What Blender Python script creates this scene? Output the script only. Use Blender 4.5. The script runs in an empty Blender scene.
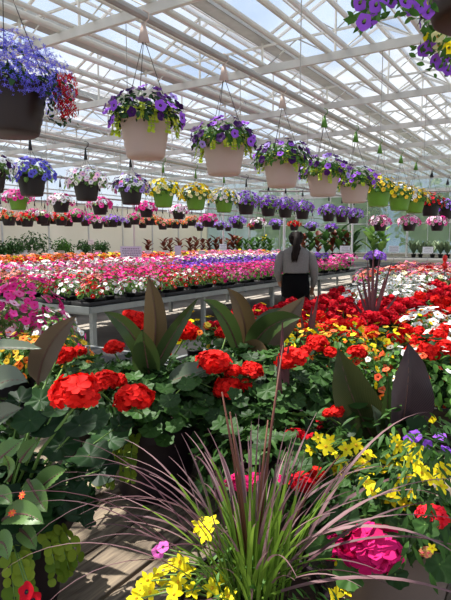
import bpy, math, random
import numpy as np
from math import sin, cos, pi, radians, sqrt, atan2, exp
from mathutils import Vector, Matrix

random.seed(11)
R = random.random
def U(a, b): return random.uniform(a, b)
SC = bpy.context.scene
COL = SC.collection

# ------------------------------------------------------------------ camera
EYE, FPX, PITCH, YAW = 1.5, 530.0, math.atan(58 / 530.0), radians(33)
HX, HY, HZ = 225.5, 300.0, 242.0
fh = Vector((-sin(YAW), cos(YAW), 0)); rt = Vector((cos(YAW), sin(YAW), 0))
fwd = fh * cos(PITCH) + Vector((0, 0, -sin(PITCH)))
upv = rt.cross(fwd)
def ray(px, py):
    return fwd * FPX + rt * (px - HX) - upv * (py - HY)
def PZ(px, py, z):                       # point of the view ray at height z
    r = ray(px, py); return Vector((0, 0, EYE)) + r * ((z - EYE) / r.z)
def PD(px, py, d):                       # point of the view ray at ground distance d along the view axis
    r = ray(px, py); return Vector((0, 0, EYE)) + r * (d / r.dot(fh))
def proj(p):
    q = Vector(p) - Vector((0, 0, EYE)); w = q.dot(fwd)
    if w < .05: return (-999, -999, w)
    return (HX + FPX * q.dot(rt) / w, HY - FPX * q.dot(upv) / w, q.dot(fh))
cam = bpy.data.cameras.new('camera'); co = bpy.data.objects.new('camera', cam); COL.objects.link(co)
cam.sensor_fit = 'HORIZONTAL'; cam.sensor_width = 36; cam.lens = FPX / 451 * 36
cam.clip_start = .02; cam.clip_end = 400
co.matrix_world = Matrix(((rt.x, upv.x, -fwd.x, 0), (rt.y, upv.y, -fwd.y, 0), (rt.z, upv.z, -fwd.z, EYE), (0, 0, 0, 1)))
SC.camera = co

# ------------------------------------------------------------------ materials
def lin(h):
    h = h.lstrip('#'); c = [int(h[i:i + 2], 16) / 255 for i in (0, 2, 4)]
    return tuple(x / 12.92 if x <= .04045 else ((x + .055) / 1.055) ** 2.4 for x in c) + (1,)
MATS = {}
def mat(name, a, b=None, rough=.6, trans=0., metal=0., noise=0., nscale=8., spec=.4, bump=0.):
    """a..b: colour range picked per leaf or petal (random per island), noise: fine mottling"""
    if name in MATS: return MATS[name]
    m = bpy.data.materials.new(name); m.use_nodes = True; nt = m.node_tree; N = nt.nodes; L = nt.links
    p = N['Principled BSDF']; out = N['Material Output']
    p.inputs['Roughness'].default_value = rough; p.inputs['Metallic'].default_value = metal
    p.inputs['Specular IOR Level'].default_value = spec
    ca = lin(a); cb = lin(b or a)
    mix = N.new('ShaderNodeMix'); mix.data_type = 'RGBA'
    mix.inputs['A'].default_value = ca; mix.inputs['B'].default_value = cb
    if noise:
        nz = N.new('ShaderNodeTexNoise'); nz.inputs['Scale'].default_value = nscale; nz.inputs['Detail'].default_value = 6
        tc = N.new('ShaderNodeTexCoord'); L.new(tc.outputs['Object'], nz.inputs['Vector'])
        mr = N.new('ShaderNodeMapRange'); mr.inputs['From Min'].default_value = .5 - .5 * (1.2 - noise); mr.inputs['From Max'].default_value = .5 + .5 * (1.2 - noise)
        L.new(nz.outputs['Fac'], mr.inputs['Value']); L.new(mr.outputs['Result'], mix.inputs['Factor'])
        if bump:
            bp = N.new('ShaderNodeBump'); bp.inputs['Strength'].default_value = bump; bp.inputs['Distance'].default_value = .01
            L.new(nz.outputs['Fac'], bp.inputs['Height']); L.new(bp.outputs['Normal'], p.inputs['Normal'])
    else:
        g = N.new('ShaderNodeNewGeometry'); L.new(g.outputs['Random Per Island'], mix.inputs['Factor'])
    L.new(mix.outputs['Result'], p.inputs['Base Color'])
    if trans:
        t = N.new('ShaderNodeBsdfTranslucent'); L.new(mix.outputs['Result'], t.inputs['Color'])
        ms = N.new('ShaderNodeMixShader'); ms.inputs['Fac'].default_value = trans
        L.new(p.outputs[0], ms.inputs[1]); L.new(t.outputs[0], ms.inputs[2]); L.new(ms.outputs[0], out.inputs['Surface'])
    MATS[name] = m
    return m
def petal(name, a, b, t=.2): return mat('petal_' + name, a, b, rough=.7, trans=t, spec=.15)
RED = petal('red', '#c00408', '#ff2a20'); DKRED = petal('crimson', '#9c0416', '#e4142c'); CORAL = petal('coral', '#ff4a28', '#ff7a50')
MAG = petal('magenta', '#b00450', '#ff2a88'); PINK = petal('pink', '#e8489a', '#ff8cc4'); HOT = petal('hot_pink', '#e01a80', '#f850b0')
WHITE = petal('white', '#f4f0ea', '#ffffff'); PURP = petal('purple', '#7a3ac0', '#a864e8'); DKPURP = petal('dark_purple', '#2e1040', '#4a1a68')
LAV = petal('lavender', '#9a7ad8', '#c0a4f0'); BLUE = petal('lobelia_blue', '#5048c8', '#8480f0'); YEL = petal('yellow', '#f8d800', '#ffee30')
ORG = petal('orange', '#ff6a20', '#ff9a3c'); GOLD = petal('gold', '#f0b820', '#f8d850'); SALM = petal('salmon', '#f88070', '#ffb0a0')
VIO = petal('violet', '#7c3cc8', '#b068e4'); LIPINK = petal('pale_pink', '#f4b4d4', '#fce0ee')
def leafm(name, a, b, t=.25, rough=.5): return mat('leaf_' + name, a, b, rough=rough, trans=t, spec=.22)
L_GER = leafm('geranium', '#1f3818', '#456a30'); L_DARK = leafm('dark', '#18301a', '#305428'); L_MID = leafm('mid', '#325a22', '#5e8c38'); L_FERN = leafm('ferny', '#24441a', '#48702c')
L_LIME = leafm('lime', '#98b41c', '#d0dc48', .35); L_IMP = leafm('impatiens', '#4a7a34', '#7eaa58', .3, .35)
L_BED = leafm('bedding', '#47702f', '#86aa56'); L_GREY = leafm('grey', '#5a7050', '#8a9c78')
L_RUST = leafm('rust', '#5c2a20', '#94503c'); L_HOUSE = leafm('house', '#24421e', '#4a7034')
B_GREEN = leafm('blade_green', '#4a6a20', '#86a63e', .3); B_PURP = leafm('blade_purple', '#50303a', '#a07e80', .25)
STEM = mat('stem', '#5a7a34', '#7a9a4a', rough=.6); RSTEM = mat('reddish_stem', '#5a3028', '#7a4a38', rough=.6)
THROAT = mat('throat', '#2a0a2a', '#3a1438', rough=.8); YCEN = mat('yellow_centre', '#d89a10', '#e8b020', rough=.9)
BLKP = mat('black_plastic', '#17120f', '#221a17', rough=.45, noise=.3, nscale=5); BRNP = mat('brown_plastic', '#221614', '#2e1e1a', rough=.45, noise=.3, nscale=6)
DPURP = mat('aubergine_plastic', '#1e141a', '#2b1e26', rough=.5, noise=.3)
BEIGE = mat('beige_plastic', '#b49a8c', '#c2aa9c', rough=.5, noise=.3, nscale=4); GRNP = mat('green_plastic', '#5c8a1e', '#70a02c', rough=.45, noise=.3)
TANP = mat('tan_plastic', '#74635a', '#86746a', rough=.5, noise=.3)
SOIL = mat('potting_soil', '#1c120c', '#3a281c', rough=.95, noise=.6, nscale=60)
WIRE = mat('hanger_wire', '#3a3630', '#4a4640', rough=.5, metal=.4); TAG = mat('hook_plastic', '#c8b0a0', '#d4bcae', rough=.5)
BTAG = mat('black_hook', '#181818', '#242424', rough=.5); GTAG = mat('green_hook', '#4a7a28', '#5a8a30', rough=.5)
WHITEM = mat('white_steel', '#cccbc8', '#e0dfdb', rough=.45, noise=.4, nscale=3); GALV = mat('galvanised_steel', '#9c9c98', '#b4b4ae', rough=.45, metal=.25, noise=.5, nscale=9)
CREAM = mat('cream_beam', '#bcbab2', '#d4d1c9', rough=.55, noise=.4, nscale=4)
PIPE = mat('grey_pipe', '#98948c', '#b4b0a8', rough=.4, metal=.2, noise=.4, nscale=6)
BENCHM = mat('bench_aluminium', '#7c817e', '#989d9a', rough=.45, metal=.3, noise=.4, nscale=7); TRAYM = mat('tray_black', '#141414', '#1e1e1e', rough=.6, noise=.3)
CARD = mat('sign_card', '#e8e4e8', '#f6f4f6', rough=.6, noise=.3); LILAC = mat('lilac_card', '#c8bcd8', '#d8d0e4', rough=.6, noise=.3); INK = mat('sign_ink', '#3a3a4a', rough=.7)
STAKE = mat('stake_grey', '#b0b0aa', rough=.5)

def wood_mat():
    m = bpy.data.materials.new('weathered_wood'); m.use_nodes = True; N = m.node_tree.nodes; L = m.node_tree.links; p = N['Principled BSDF']
    p.inputs['Roughness'].default_value = .85
    tc = N.new('ShaderNodeTexCoord'); mp = N.new('ShaderNodeMapping'); mp.inputs['Scale'].default_value = (28, 2.2, 28)
    nz = N.new('ShaderNodeTexNoise'); nz.inputs['Scale'].default_value = 2.4; nz.inputs['Detail'].default_value = 9; nz.inputs['Distortion'].default_value = .6
    cr = N.new('ShaderNodeValToRGB'); e = cr.color_ramp.elements
    e[0].position = .32; e[0].color = lin('#54483c'); e[1].position = .68; e[1].color = lin('#96866f')
    x = cr.color_ramp.elements.new(.48); x.color = lin('#786a5a')
    L.new(tc.outputs['Object'], mp.inputs['Vector']); L.new(mp.outputs[0], nz.inputs['Vector']); L.new(nz.outputs['Fac'], cr.inputs[0]); L.new(cr.outputs[0], p.inputs['Base Color'])
    bp = N.new('ShaderNodeBump'); bp.inputs['Strength'].default_value = .5; bp.inputs['Distance'].default_value = .004
    L.new(nz.outputs['Fac'], bp.inputs['Height']); L.new(bp.outputs[0], p.inputs['Normal'])
    return m
WOOD = wood_mat()
def canna_mat(name, base, vein, t):
    m = bpy.data.materials.new(name); m.use_nodes = True; N = m.node_tree.nodes; L = m.node_tree.links; p = N['Principled BSDF']; out = N['Material Output']
    p.inputs['Roughness'].default_value = .38
    uv = N.new('ShaderNodeUVMap'); wv = N.new('ShaderNodeTexWave'); wv.bands_direction = 'X'; wv.inputs['Scale'].default_value = 2.6; wv.inputs['Distortion'].default_value = .7; wv.inputs['Detail'].default_value = 2
    L.new(uv.outputs[0], wv.inputs['Vector'])
    mx = N.new('ShaderNodeMix'); mx.data_type = 'RGBA'; mx.inputs['A'].default_value = lin(base); mx.inputs['B'].default_value = lin(vein)
    L.new(wv.outputs['Fac'], mx.inputs['Factor']); L.new(mx.outputs['Result'], p.inputs['Base Color'])
    tr = N.new('ShaderNodeBsdfTranslucent'); L.new(mx.outputs['Result'], tr.inputs['Color']); ms = N.new('ShaderNodeMixShader'); ms.inputs['Fac'].default_value = t
    L.new(p.outputs[0], ms.inputs[1]); L.new(tr.outputs[0], ms.inputs[2]); L.new(ms.outputs[0], out.inputs['Surface'])
    return m
CAN_G = canna_mat('canna_green', '#33481f', '#47592e', .3); CAN_DG = canna_mat('canna_dark_green', '#33401e', '#4a4a2a', .3); CAN_B = canna_mat('canna_bronze', '#2e2226', '#44343a', .2); CAN_GB = canna_mat('canna_green_bronze', '#4a4a28', '#6a4c36', .3)
CAN_GREY = canna_mat('canna_silver', '#525e4c', '#687460', .2); CAN_BG = canna_mat('canna_dusty', '#5a4c3e', '#6e5e4c', .25)
RIB = mat('canna_rib', '#5a3a34', '#7a5a50', rough=.5)

# ------------------------------------------------------------------ mesh builder
class MB:
    def __init__(s): s.v = []; s.f = []; s.m = []; s.n = 0; s.uv = {}
    def add(s, T, M=None, mi=0):
        V, F = T[0], T[1]
        if M is not None:
            A = np.array(M); V = V @ A[:3, :3].T + A[:3, 3]
        s.v.append(V); b = s.n
        s.f.extend([tuple(i + b for i in f) for f in F])
        fm = T[2] if len(T) > 2 else None
        s.m.extend([mi + k for k in fm] if fm else [mi] * len(F))
        if len(T) > 3: s.uv[b] = T[3]
        s.n += len(V); return s
    def box(s, x0, x1, y0, y1, z0, z1, mi=0):
        V = np.array([(x, y, z) for x in (x0, x1) for y in (y0, y1) for z in (z0, z1)], float)
        return s.add((V, [(0, 1, 3, 2), (4, 6, 7, 5), (0, 4, 5, 1), (2, 3, 7, 6), (0, 2, 6, 4), (1, 5, 7, 3)]), None, mi)
    def tube(s, pts, r, seg=6, mi=0, cap=True):
        pts = [Vector(p) for p in pts]; n = len(pts); V = []; F = []
        rr = r if isinstance(r, (list, tuple)) else [r] * n
        t0 = (pts[1] - pts[0]).normalized(); nrm = t0.orthogonal().normalized()
        for i, p in enumerate(pts):
            t = (pts[min(i + 1, n - 1)] - pts[max(i - 1, 0)]).normalized()
            nrm = (nrm - t * nrm.dot(t)).normalized(); b = t.cross(nrm)
            for k in range(seg):
                a = 2 * pi * k / seg; V.append(p + (nrm * cos(a) + b * sin(a)) * rr[i])
        for i in range(n - 1):
            for k in range(seg):
                k2 = (k + 1) % seg; F.append((i * seg + k, i * seg + k2, (i + 1) * seg + k2, (i + 1) * seg + k))
        if cap: F.append(tuple(range(seg))[::-1]); F.append(tuple((n - 1) * seg + k for k in range(seg)))
        return s.add((np.array([tuple(v) for v in V]), F), None, mi)
    def beam(s, a, b, w, h, mi=0):      # rectangular bar a-b, w across, h upright
        a = Vector(a); b = Vector(b); t = (b - a).normalized()
        up = Vector((0, 0, 1)) if abs(t.z) < .95 else Vector((0, 1, 0))
        x = t.cross(up).normalized(); z = x.cross(t)
        V = [p + x * (i * w / 2) + z * (j * h / 2) for p in (a, b) for i, j in ((-1, -1), (1, -1), (1, 1), (-1, 1))]
        return s.add((np.array([tuple(v) for v in V]), [(0, 1, 2, 3), (7, 6, 5, 4), (0, 4, 5, 1), (1, 5, 6, 2), (2, 6, 7, 3), (3, 7, 4, 0)]), None, mi)
    def lathe(s, prof, seg=24, mi=0, M=None, mis=None):
        V = []; F = []; fm = []
        for r, z in prof:
            for k in range(seg): a = 2 * pi * k / seg; V.append((r * cos(a), r * sin(a), z))
        for i in range(len(prof) - 1):
            for k in range(seg):
                k2 = (k + 1) % seg; F.append((i * seg + k, i * seg + k2, (i + 1) * seg + k2, (i + 1) * seg + k)); fm.append(mis[i] if mis else 0)
        return s.add((np.array(V), F, fm), M, mi)
    def mesh(s, name, mats):
        me = bpy.data.meshes.new(name)
        V = np.concatenate(s.v) if s.v else np.zeros((0, 3))
        me.from_pydata(V.tolist(), [], s.f)
        for m in mats: me.materials.append(m)
        me.polygons.foreach_set('material_index', s.m)
        me.polygons.foreach_set('use_smooth', [True] * len(s.f))
        if s.uv:
            uvs = np.zeros((len(V), 2))
            for b, u in s.uv.items(): uvs[b:b + len(u)] = u
            lay = me.uv_layers.new(name='UVMap'); li = np.zeros(len(me.loops), dtype=np.int32); me.loops.foreach_get('vertex_index', li)
            lay.data.foreach_set('uv', uvs[li].ravel())
        me.update(); return me
def mark_sharp(o, ang=35):
    me = o.data
    try: me.set_sharp_from_angle(angle=radians(ang))
    except Exception: pass
def link(name, me, parent=None, loc=(0, 0, 0), rz=0, sc=1):
    o = bpy.data.objects.new(name, me); COL.objects.link(o); o.parent = parent; o.location = loc; o.rotation_euler = (0, 0, rz)
    if sc != 1: o.scale = (sc, sc, sc)
    return o
def part(name, mb, mats, parent=None, loc=(0, 0, 0), rz=0, sharp=0):
    o = link(name, mb.mesh(name, mats if isinstance(mats, (list, tuple)) else [mats]), parent, loc, rz)
    if sharp: mark_sharp(o, sharp)
    return o
def tag(o, label=None, cat=None, group=None, kind=None):
    if label: o['label'] = label
    if cat: o['category'] = cat
    if group: o['group'] = group
    if kind: o['kind'] = kind
    return o
def thing(name, label, cat, loc=(0, 0, 0), rz=0, group=None):
    o = bpy.data.objects.new(name, None); COL.objects.link(o); o.location = loc; o.rotation_euler = (0, 0, rz); o.empty_display_size = .1
    return tag(o, label, cat, group)
def dup(root, loc, rz=0, sc=1, label=None, group=None):
    r = root.copy(); COL.objects.link(r); r.location = loc; r.rotation_euler = (0, 0, rz); r.scale = (sc, sc, sc)
    if label: r['label'] = label
    if group: r['group'] = group
    for ch in list(root.children):
        c = ch.copy(); COL.objects.link(c); c.parent = r
        for g in ch.children:
            d = g.copy(); COL.objects.link(d); d.parent = c
    return r
def place(pos, nrm, tan, s=1.0):
    n = Vector(nrm).normalized(); t = Vector(tan); t = t - n * t.dot(n)
    t = n.orthogonal().normalized() if t.length < 1e-4 else t.normalized()
    x = t.cross(n)
    p = Vector(pos)
    return ((x.x * s, t.x * s, n.x * s, p.x), (x.y * s, t.y * s, n.y * s, p.y), (x.z * s, t.z * s, n.z * s, p.z), (0, 0, 0, 1))
def rdir():
    z = U(-1, 1); a = U(0, 2 * pi); r = sqrt(1 - z * z); return Vector((r * cos(a), r * sin(a), z))

# ------------------------------------------------------------------ templates (leaf along +Y, face towards +Z)
def T_leaf(L=1., W=.4, nu=5, nv=2, cup=.15, droop=.2, pw=.8, peak=.45, wave=0., ribbon=False):
    V = []; F = []; UV = []
    for i in range(nu + 1):
        s = i / nu
        w = (sin(pi * s ** (math.log(.5) / math.log(peak))) ** pw) if 0 < s < 1 else 0.0
        if ribbon: w = min(1, (1 - s) * 3) ** .7
        w = max(w, .02)
        for j in range(-nv, nv + 1):
            t = j / nv
            V.append((t * w * W / 2, s * L, cup * abs(t) ** 1.4 * w * W - droop * L * s * s + wave * W * sin(s * 14 + t * 2) * abs(t)))
            UV.append((s * 5 + abs(t) * -1.6, t))
    c = 2 * nv + 1
    for i in range(nu):
        for j in range(2 * nv): F.append((i * c + j, i * c + j + 1, (i + 1) * c + j + 1, (i + 1) * c + j))
    return (np.array(V), F, None, np.array(UV))[:2] if W < 0 else (np.array(V), F, [0] * len(F), np.array(UV))
def strip_uv(T): return (T[0], T[1])
def T_round(n=24, rings=3, lobes=7, amp=.07, notch=.35, crinkle=.06, cup=.12):
    """geranium leaf, unit radius, petiole at origin"""
    V = [(0, 0, -.02)]; F = []
    for r in range(1, rings + 1):
        q = r / rings
        for k in range(n):
            a = -pi / 2 + 2 * pi * (k + .5) / n
            back = exp(-((min(k + .5, n - k - .5)) / 1.6) ** 2)
            rad = q * (1 + amp * q * cos(lobes * (a + pi / 2)) - notch * q * back)
            V.append((rad * cos(a), rad * sin(a) + .1 * q, cup * q * q + crinkle * q * cos(lobes * (a + pi / 2))))
    for k in range(n): F.append((0, 1 + k, 1 + (k + 1) % n))
    for r in range(rings - 1):
        for k in range(n):
            k2 = (k + 1) % n; a = 1 + r * n; F.append((a + k, a + n + k, a + n + k2, a + k2))
    return (np.array(V), F)
def T_trumpet(n=15, throat=True, ruff=.06, lob=.09, depth=.35):
    V = []; F = []; fm = []
    prof = [(.05, -depth), (.26, -.06), (.62, .02), (1., .0)]
    for ri, (r, z) in enumerate(prof):
        for k in range(n):
            a = 2 * pi * k / n; q = r * (1 + (lob * cos(5 * a) if ri >= 2 else 0))
            V.append((q * cos(a), q * sin(a), z + (ruff * sin(5 * a + 1) * r if ri == 3 else 0)))
    for r in range(3):
        for k in range(n):
            k2 = (k + 1) % n; F.append((r * n + k, r * n + k2, (r + 1) * n + k2, (r + 1) * n + k)); fm.append(1 if (r == 0 and throat) else 0)
    return (np.array(V), F, fm)
def T_petals(np_=5, w=.62, nu=3, nv=1, cup=.1, lift=.25, point=False, center=False):
    V = []; F = []; fm = []
    for p in range(np_):
        a = 2 * pi * p / np_ + U(-.05, .05); b = len(V); ca, sa = cos(a), sin(a)
        for i in range(nu + 1):
            s = i / nu
            ww = w * ((sin(pi * min(s * .95 + .03, 1)) ** .7) if point else (.25 + .75 * sin(pi * min(1, s * .62 + .02) / 1.0 * .9)) * (1 if s < .99 else .62))
            for j in range(-nv, nv + 1):
                t = j / nv; x = s; y = t * ww / 2; z = lift * s - lift * .9 * s * s + cup * abs(t) * ww
                V.append((x * ca - y * sa, x * sa + y * ca, z))
        c = 2 * nv + 1
        for i in range(nu):
            for j in range(2 * nv): F.append((b + i * c + j, b + i * c + j + 1, b + (i + 1) * c + j + 1, b + (i + 1) * c + j)); fm.append(0)
    if center:
        b = len(V); m = 8
        V.append((0, 0, .14))
        for k in range(m): V.append((.16 * cos(2 * pi * k / m), .16 * sin(2 * pi * k / m), .08))
        for k in range(m): V.append((.2 * cos(2 * pi * k / m), .2 * sin(2 * pi * k / m), 0))
        for k in range(m):
            k2 = (k + 1) % m
            F.append((b, b + 1 + k, b + 1 + k2)); F.append((b + 1 + k, b + 1 + m + k, b + 1 + m + k2, b + 1 + k2)); fm += [1, 1]
    return (np.array(V), F, fm)
TL_OV = strip_uv(T_leaf(1, .5, 4, 1, .15, .2)); TL_NAR = strip_uv(T_leaf(1, .25, 4, 1, .1, .25)); TL_FINE = strip_uv(T_leaf(1, .5, 6, 2, .2, .25, wave=.02))
T_COIN = T_round(9, 1, 3, .0, .1, 0, .1); T_GER = T_round(28, 3, 7, .1, .35, .1, .16); T_GERLO = T_round(14, 2, 7, .06)
T_PET = T_trumpet(); T_PETLO = T_trumpet(10); T_FLOR = T_petals(5, .85, 3, 1, .16, .35); T_STAR = T_petals(5, .6, 3, 1, .08, .15, True, True)
T_TINY = T_petals(4, .7, 1, 1, .1, .2); T_STAR8 = T_petals(8, .42, 3, 1, .05, .1, True, True)

def geranium_head(n=38, fl=.3, T=T_FLOR):
    """unit radius dome of florets"""
    mb = MB(); g = pi * (3 - sqrt(5))
    for i in range(n):
        z = 1 - 1.5 * (i + .5) / n; r = sqrt(max(0, 1 - z * z)); a = g * i + U(-.25, .25)
        d = Vector((r * cos(a), r * sin(a), z)); d = (d + rdir() * .22).normalized()
        rad = U(.62, .98)
        mb.add(T, place(d * rad * .85 + Vector((0, 0, -.05)), d + rdir() * .45, rdir(), fl * U(.85, 1.35)))
    return mb
# cached part meshes shared by copies
CACHE = {}
def head_mesh(m, hi=True, k=0):
    key = ('head', m.name, hi, k)
    if key not in CACHE:
        mb = geranium_head(42 if hi else 24, .38 if hi else .45)
        b = MB(); b.v, b.f, b.m, b.n = mb.v, mb.f, mb.m, mb.n
        nb = len(b.f)
        for _ in range(9 if hi else 4):     # pedicels
            d = rdir(); d.z = abs(d.z) * .6
            b.tube([(0, 0, -.75), Vector(d) * .6], .03, 4, 1)
        CACHE[key] = b.mesh('geranium_head', [m, STEM])
    return CACHE[key]
def flower_mesh(kind, m, m2=None):
    key = ('fl', kind, m.name, m2.name if m2 else '')
    if key not in CACHE:
        b = MB()
        if kind == 'petunia': b.add(T_trumpet(20, ruff=.1)); mats = [m, m2 or THROAT]
        elif kind == 'star': b.add(T_STAR); mats = [m, m2 or YCEN]
        elif kind == 'daisy': b.add(T_STAR8); mats = [m, m2 or YCEN]
        b.tube([(0, 0, -.05), (0, 0.1, -.5), (0, .1, -.9)], [.06, .05, .04], 4, len(mats)); mats = mats + [STEM]
        CACHE[key] = b.mesh('blossom', mats)
    return CACHE[key]
def orient(o, nrm, tan=None):
    M = place((0, 0, 0), nrm, tan or rdir()); M3 = Matrix([r[:3] for r in M[:3]])
    o.rotation_mode = 'QUATERNION'; o.rotation_quaternion = M3.to_quaternion()

def mound(mb, T, n, rx, ry, rz, c=(0, 0, 0), s=(.04, .06), mi=0, low=-.3, inner=.55, flop=.4):
    """leaves over a mound"""
    c = Vector(c)
    for _ in range(n):
        d = rdir()
        while d.z < low: d = rdir()
        q = U(inner, 1)
        p = c + Vector((d.x * rx, d.y * ry, d.z * rz)) * q
        nr = (Vector((d.x / rx, d.y / ry, d.z / rz)).normalized() + rdir() * flop + Vector((0, 0, .5)))
        mb.add(T, place(p, nr, Vector((d.x, d.y, -.3)) + rdir() * .4, U(*s)), mi)
def mound_pts(n, rx, ry, rz, c=(0, 0, 0), low=-.2, q=(.95, 1.08)):
    out = []; g = pi * (3 - sqrt(5)); off = U(0, 6)
    for i in range(n):
        z = 1 - (1 - low) * (i + .5) / n + U(-.06, .06); z = max(-1, min(1, z)); r = sqrt(1 - z * z); a = g * i + off + U(-.25, .25)
        d = Vector((r * cos(a), r * sin(a), z)); k = U(*q)
        out.append((Vector(c) + Vector((d.x * rx, d.y * ry, d.z * rz)) * k, Vector((d.x / rx, d.y / ry, d.z / rz)).normalized()))
    return out
def pot_mb(r, h, seg=32, ribs=3, taper=.72, square=False):
    mb = MB(); p = [(0, 0), (r * taper * .9, 0), (r * taper, h * .03)]
    for i in range(1, 9):
        z = h * (.03 + .8 * i / 9); q = r * (taper + (1 - taper) * (z / h) ** .85) * .97
        p.append((q + (.004 * r / .18 if i % 2 and ribs else 0), z))
    p += [(r * .965, h * .86), (r * 1.03, h * .875), (r * 1.04, h * .985), (r * 1.02, h), (r * .96, h), (r * .95, h * .9)]
    return mb.lathe(p, seg)
def soil_mb(r, z, seg=24):
    mb = MB(); return mb.lathe([(r, z), (r * .6, z + .006), (0.001, z + .012)], seg)
def trail(mb, start, out, length, T=T_COIN, s=.016, mi=0, mstem=1, sway=.04):
    p = Vector(start); o = Vector(out).normalized(); pts = [p.copy()]; n = max(4, int(length / (s * 1.45))); st = length / n
    d = (o * 1.2 + Vector((0, 0, .35))).normalized(); ph = U(0, 6)
    for i in range(n):
        d = (d + Vector((0, 0, -.55)) + rdir() * sway * 3).normalized(); p = p + d * st; pts.append(p.copy())
        side = d.cross(o + Vector((.01, 0, 0))).normalized()
        for sg in (-1, 1):
            tn = side * sg + o * .3 + rdir() * .25
            mb.add(T, place(p + side * sg * s * .8, o + Vector((0, 0, .5)) + rdir() * .5, tn, s * U(.8, 1.2)), mi)
    mb.tube(pts[::2] if len(pts) > 6 else pts, .0015, 4, mstem)

exec_order = []
# ------------------------------------------------------------------ setting
def struct(name, mb, mats, sharp=30, label=None, cat=None, group=None):
    o = part(name, mb, mats, sharp=sharp); tag(o, label, cat, group, 'structure'); return o
XW, YW, XE, YS = -18.5, 26.5, 6.0, -5.0
fm = bpy.data.materials.new('concrete_floor'); fm.use_nodes = True; N = fm.node_tree.nodes; L = fm.node_tree.links; p = N['Principled BSDF']
nz = N.new('ShaderNodeTexNoise'); nz.inputs['Scale'].default_value = 1.4; nz.inputs['Detail'].default_value = 8
cr = N.new('ShaderNodeValToRGB'); cr.color_ramp.elements[0].position = .35; cr.color_ramp.elements[0].color = lin('#8f877c'); cr.color_ramp.elements[1].position = .65; cr.color_ramp.elements[1].color = lin('#b9b0a3')
tc = N.new('ShaderNodeTexCoord'); L.new(tc.outputs['Object'], nz.inputs['Vector']); L.new(nz.outputs['Fac'], cr.inputs[0]); L.new(cr.outputs[0], p.inputs['Base Color']); p.inputs['Roughness'].default_value = .85
mb = MB(); mb.box(XW, XE, YS, YW, -.1, 0); struct('floor', mb, fm)
# soil strip / lawn outside
mb = MB(); mb.box(XW - 30, XE + 30, YW + .1, YW + 40, -.15, -.05); struct('lawn_ground', mb, mat('lawn', '#5a7a3a', '#7a9450', noise=.4, nscale=2, rough=.9), label='green lawn seen dimly beyond the far greenhouse wall', cat='lawn')

def clearish(name, col, fac, kind='translucent'):
    """greenhouse glazing: clear with a milky film"""
    m = bpy.data.materials.new(name); m.use_nodes = True; N = m.node_tree.nodes; L = m.node_tree.links; N.remove(N['Principled BSDF']); out = N['Material Output']
    t = N.new('ShaderNodeBsdfTransparent'); t.inputs[0].default_value = (.97, .98, 1, 1)
    d = N.new('ShaderNodeBsdfTranslucent'); d.inputs[0].default_value = lin(col); d2 = N.new('ShaderNodeBsdfDiffuse'); d2.inputs[0].default_value = lin(col)
    nz = N.new('ShaderNodeTexNoise'); nz.inputs['Scale'].default_value = .45; nz.inputs['Detail'].default_value = 5
    tc = N.new('ShaderNodeTexCoord'); L.new(tc.outputs['Object'], nz.inputs['Vector'])
    mr = N.new('ShaderNodeMapRange'); mr.inputs['From Min'].default_value = .3; mr.inputs['From Max'].default_value = .7; mr.inputs['To Min'].default_value = fac * .6; mr.inputs['To Max'].default_value = min(1, fac * 1.4)
    L.new(nz.outputs['Fac'], mr.inputs['Value'])
    m1 = N.new('ShaderNodeMixShader'); m1.inputs[0].default_value = .4; L.new(d.outputs[0], m1.inputs[1]); L.new(d2.outputs[0], m1.inputs[2])
    m2 = N.new('ShaderNodeMixShader'); L.new(mr.outputs[0], m2.inputs[0]); L.new(t.outputs[0], m2.inputs[1]); L.new(m1.outputs[0], m2.inputs[2]); L.new(m2.outputs[0], out.inputs[0])
    return m
ROOFG = clearish('roof_glass', '#eef2f6', .17); WALLG = clearish('wall_glass', '#b4bcae', .5); WALLU = clearish('upper_wall_glass', '#dfe4e6', .4)
CURT = mat('cream_wall_sheet', '#d4cfc2', '#e6e2d8', rough=.7, trans=.45, noise=.5, nscale=.5)

GUT, RIDGE, BAY = 5.0, 5.72, 2.7
g0 = -2.05
gut_x = [g0 + BAY * k for k in range(-6, 4)]
TY = [5.55 + 2.95 * k for k in range(-2, 8)]
# roof glazing and gutters
roof_i = 0
for k, gx in enumerate(gut_x[:-1]):
    rx = gx + BAY / 2
    for a, b in (((gx, GUT + .05), (rx, RIDGE)), ((rx, RIDGE), (gx + BAY, GUT + .05))):
        V = np.array([(a[0], YS, a[1]), (b[0], YS, b[1]), (b[0], YW, b[1]), (a[0], YW, a[1])]); mb = MB(); mb.add((V, [(0, 1, 2, 3)]))
        o = struct('ceiling', mb, ROOFG)
    mb = MB(); mb.beam((rx, YS, RIDGE), (rx, YW, RIDGE), .07, .09)
    struct('trim_ridge', mb, WHITEM)
    # glazing bars of both slopes, one frame each bay side
    mb = MB(); y = YS
    while y < YW:
        mb.beam((gx, y, GUT + .04), (rx, y, RIDGE - .02), .03, .05); mb.beam((rx, y, RIDGE - .02), (gx + BAY, y, GUT + .04), .03, .05); y += 1.97
    for q in (.5,):
        for sgn in (-1, 1):
            x = rx + sgn * BAY / 2 * q; z = RIDGE - (RIDGE - GUT) * q - .02
            mb.beam((x, YS, z), (x, YW, z), .03, .04)
    struct('trim_glazing_bars', mb, WHITEM)
for gx in gut_x:
    mb = MB()
    mb.box(gx - .12, gx + .12, YS, YW, GUT - .04, GUT - .02); mb.box(gx - .13, gx - .11, YS, YW, GUT - .04, GUT + .1); mb.box(gx + .11, gx + .13, YS, YW, GUT - .04, GUT + .1)
    struct('trim_gutter', mb, GALV)
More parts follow.
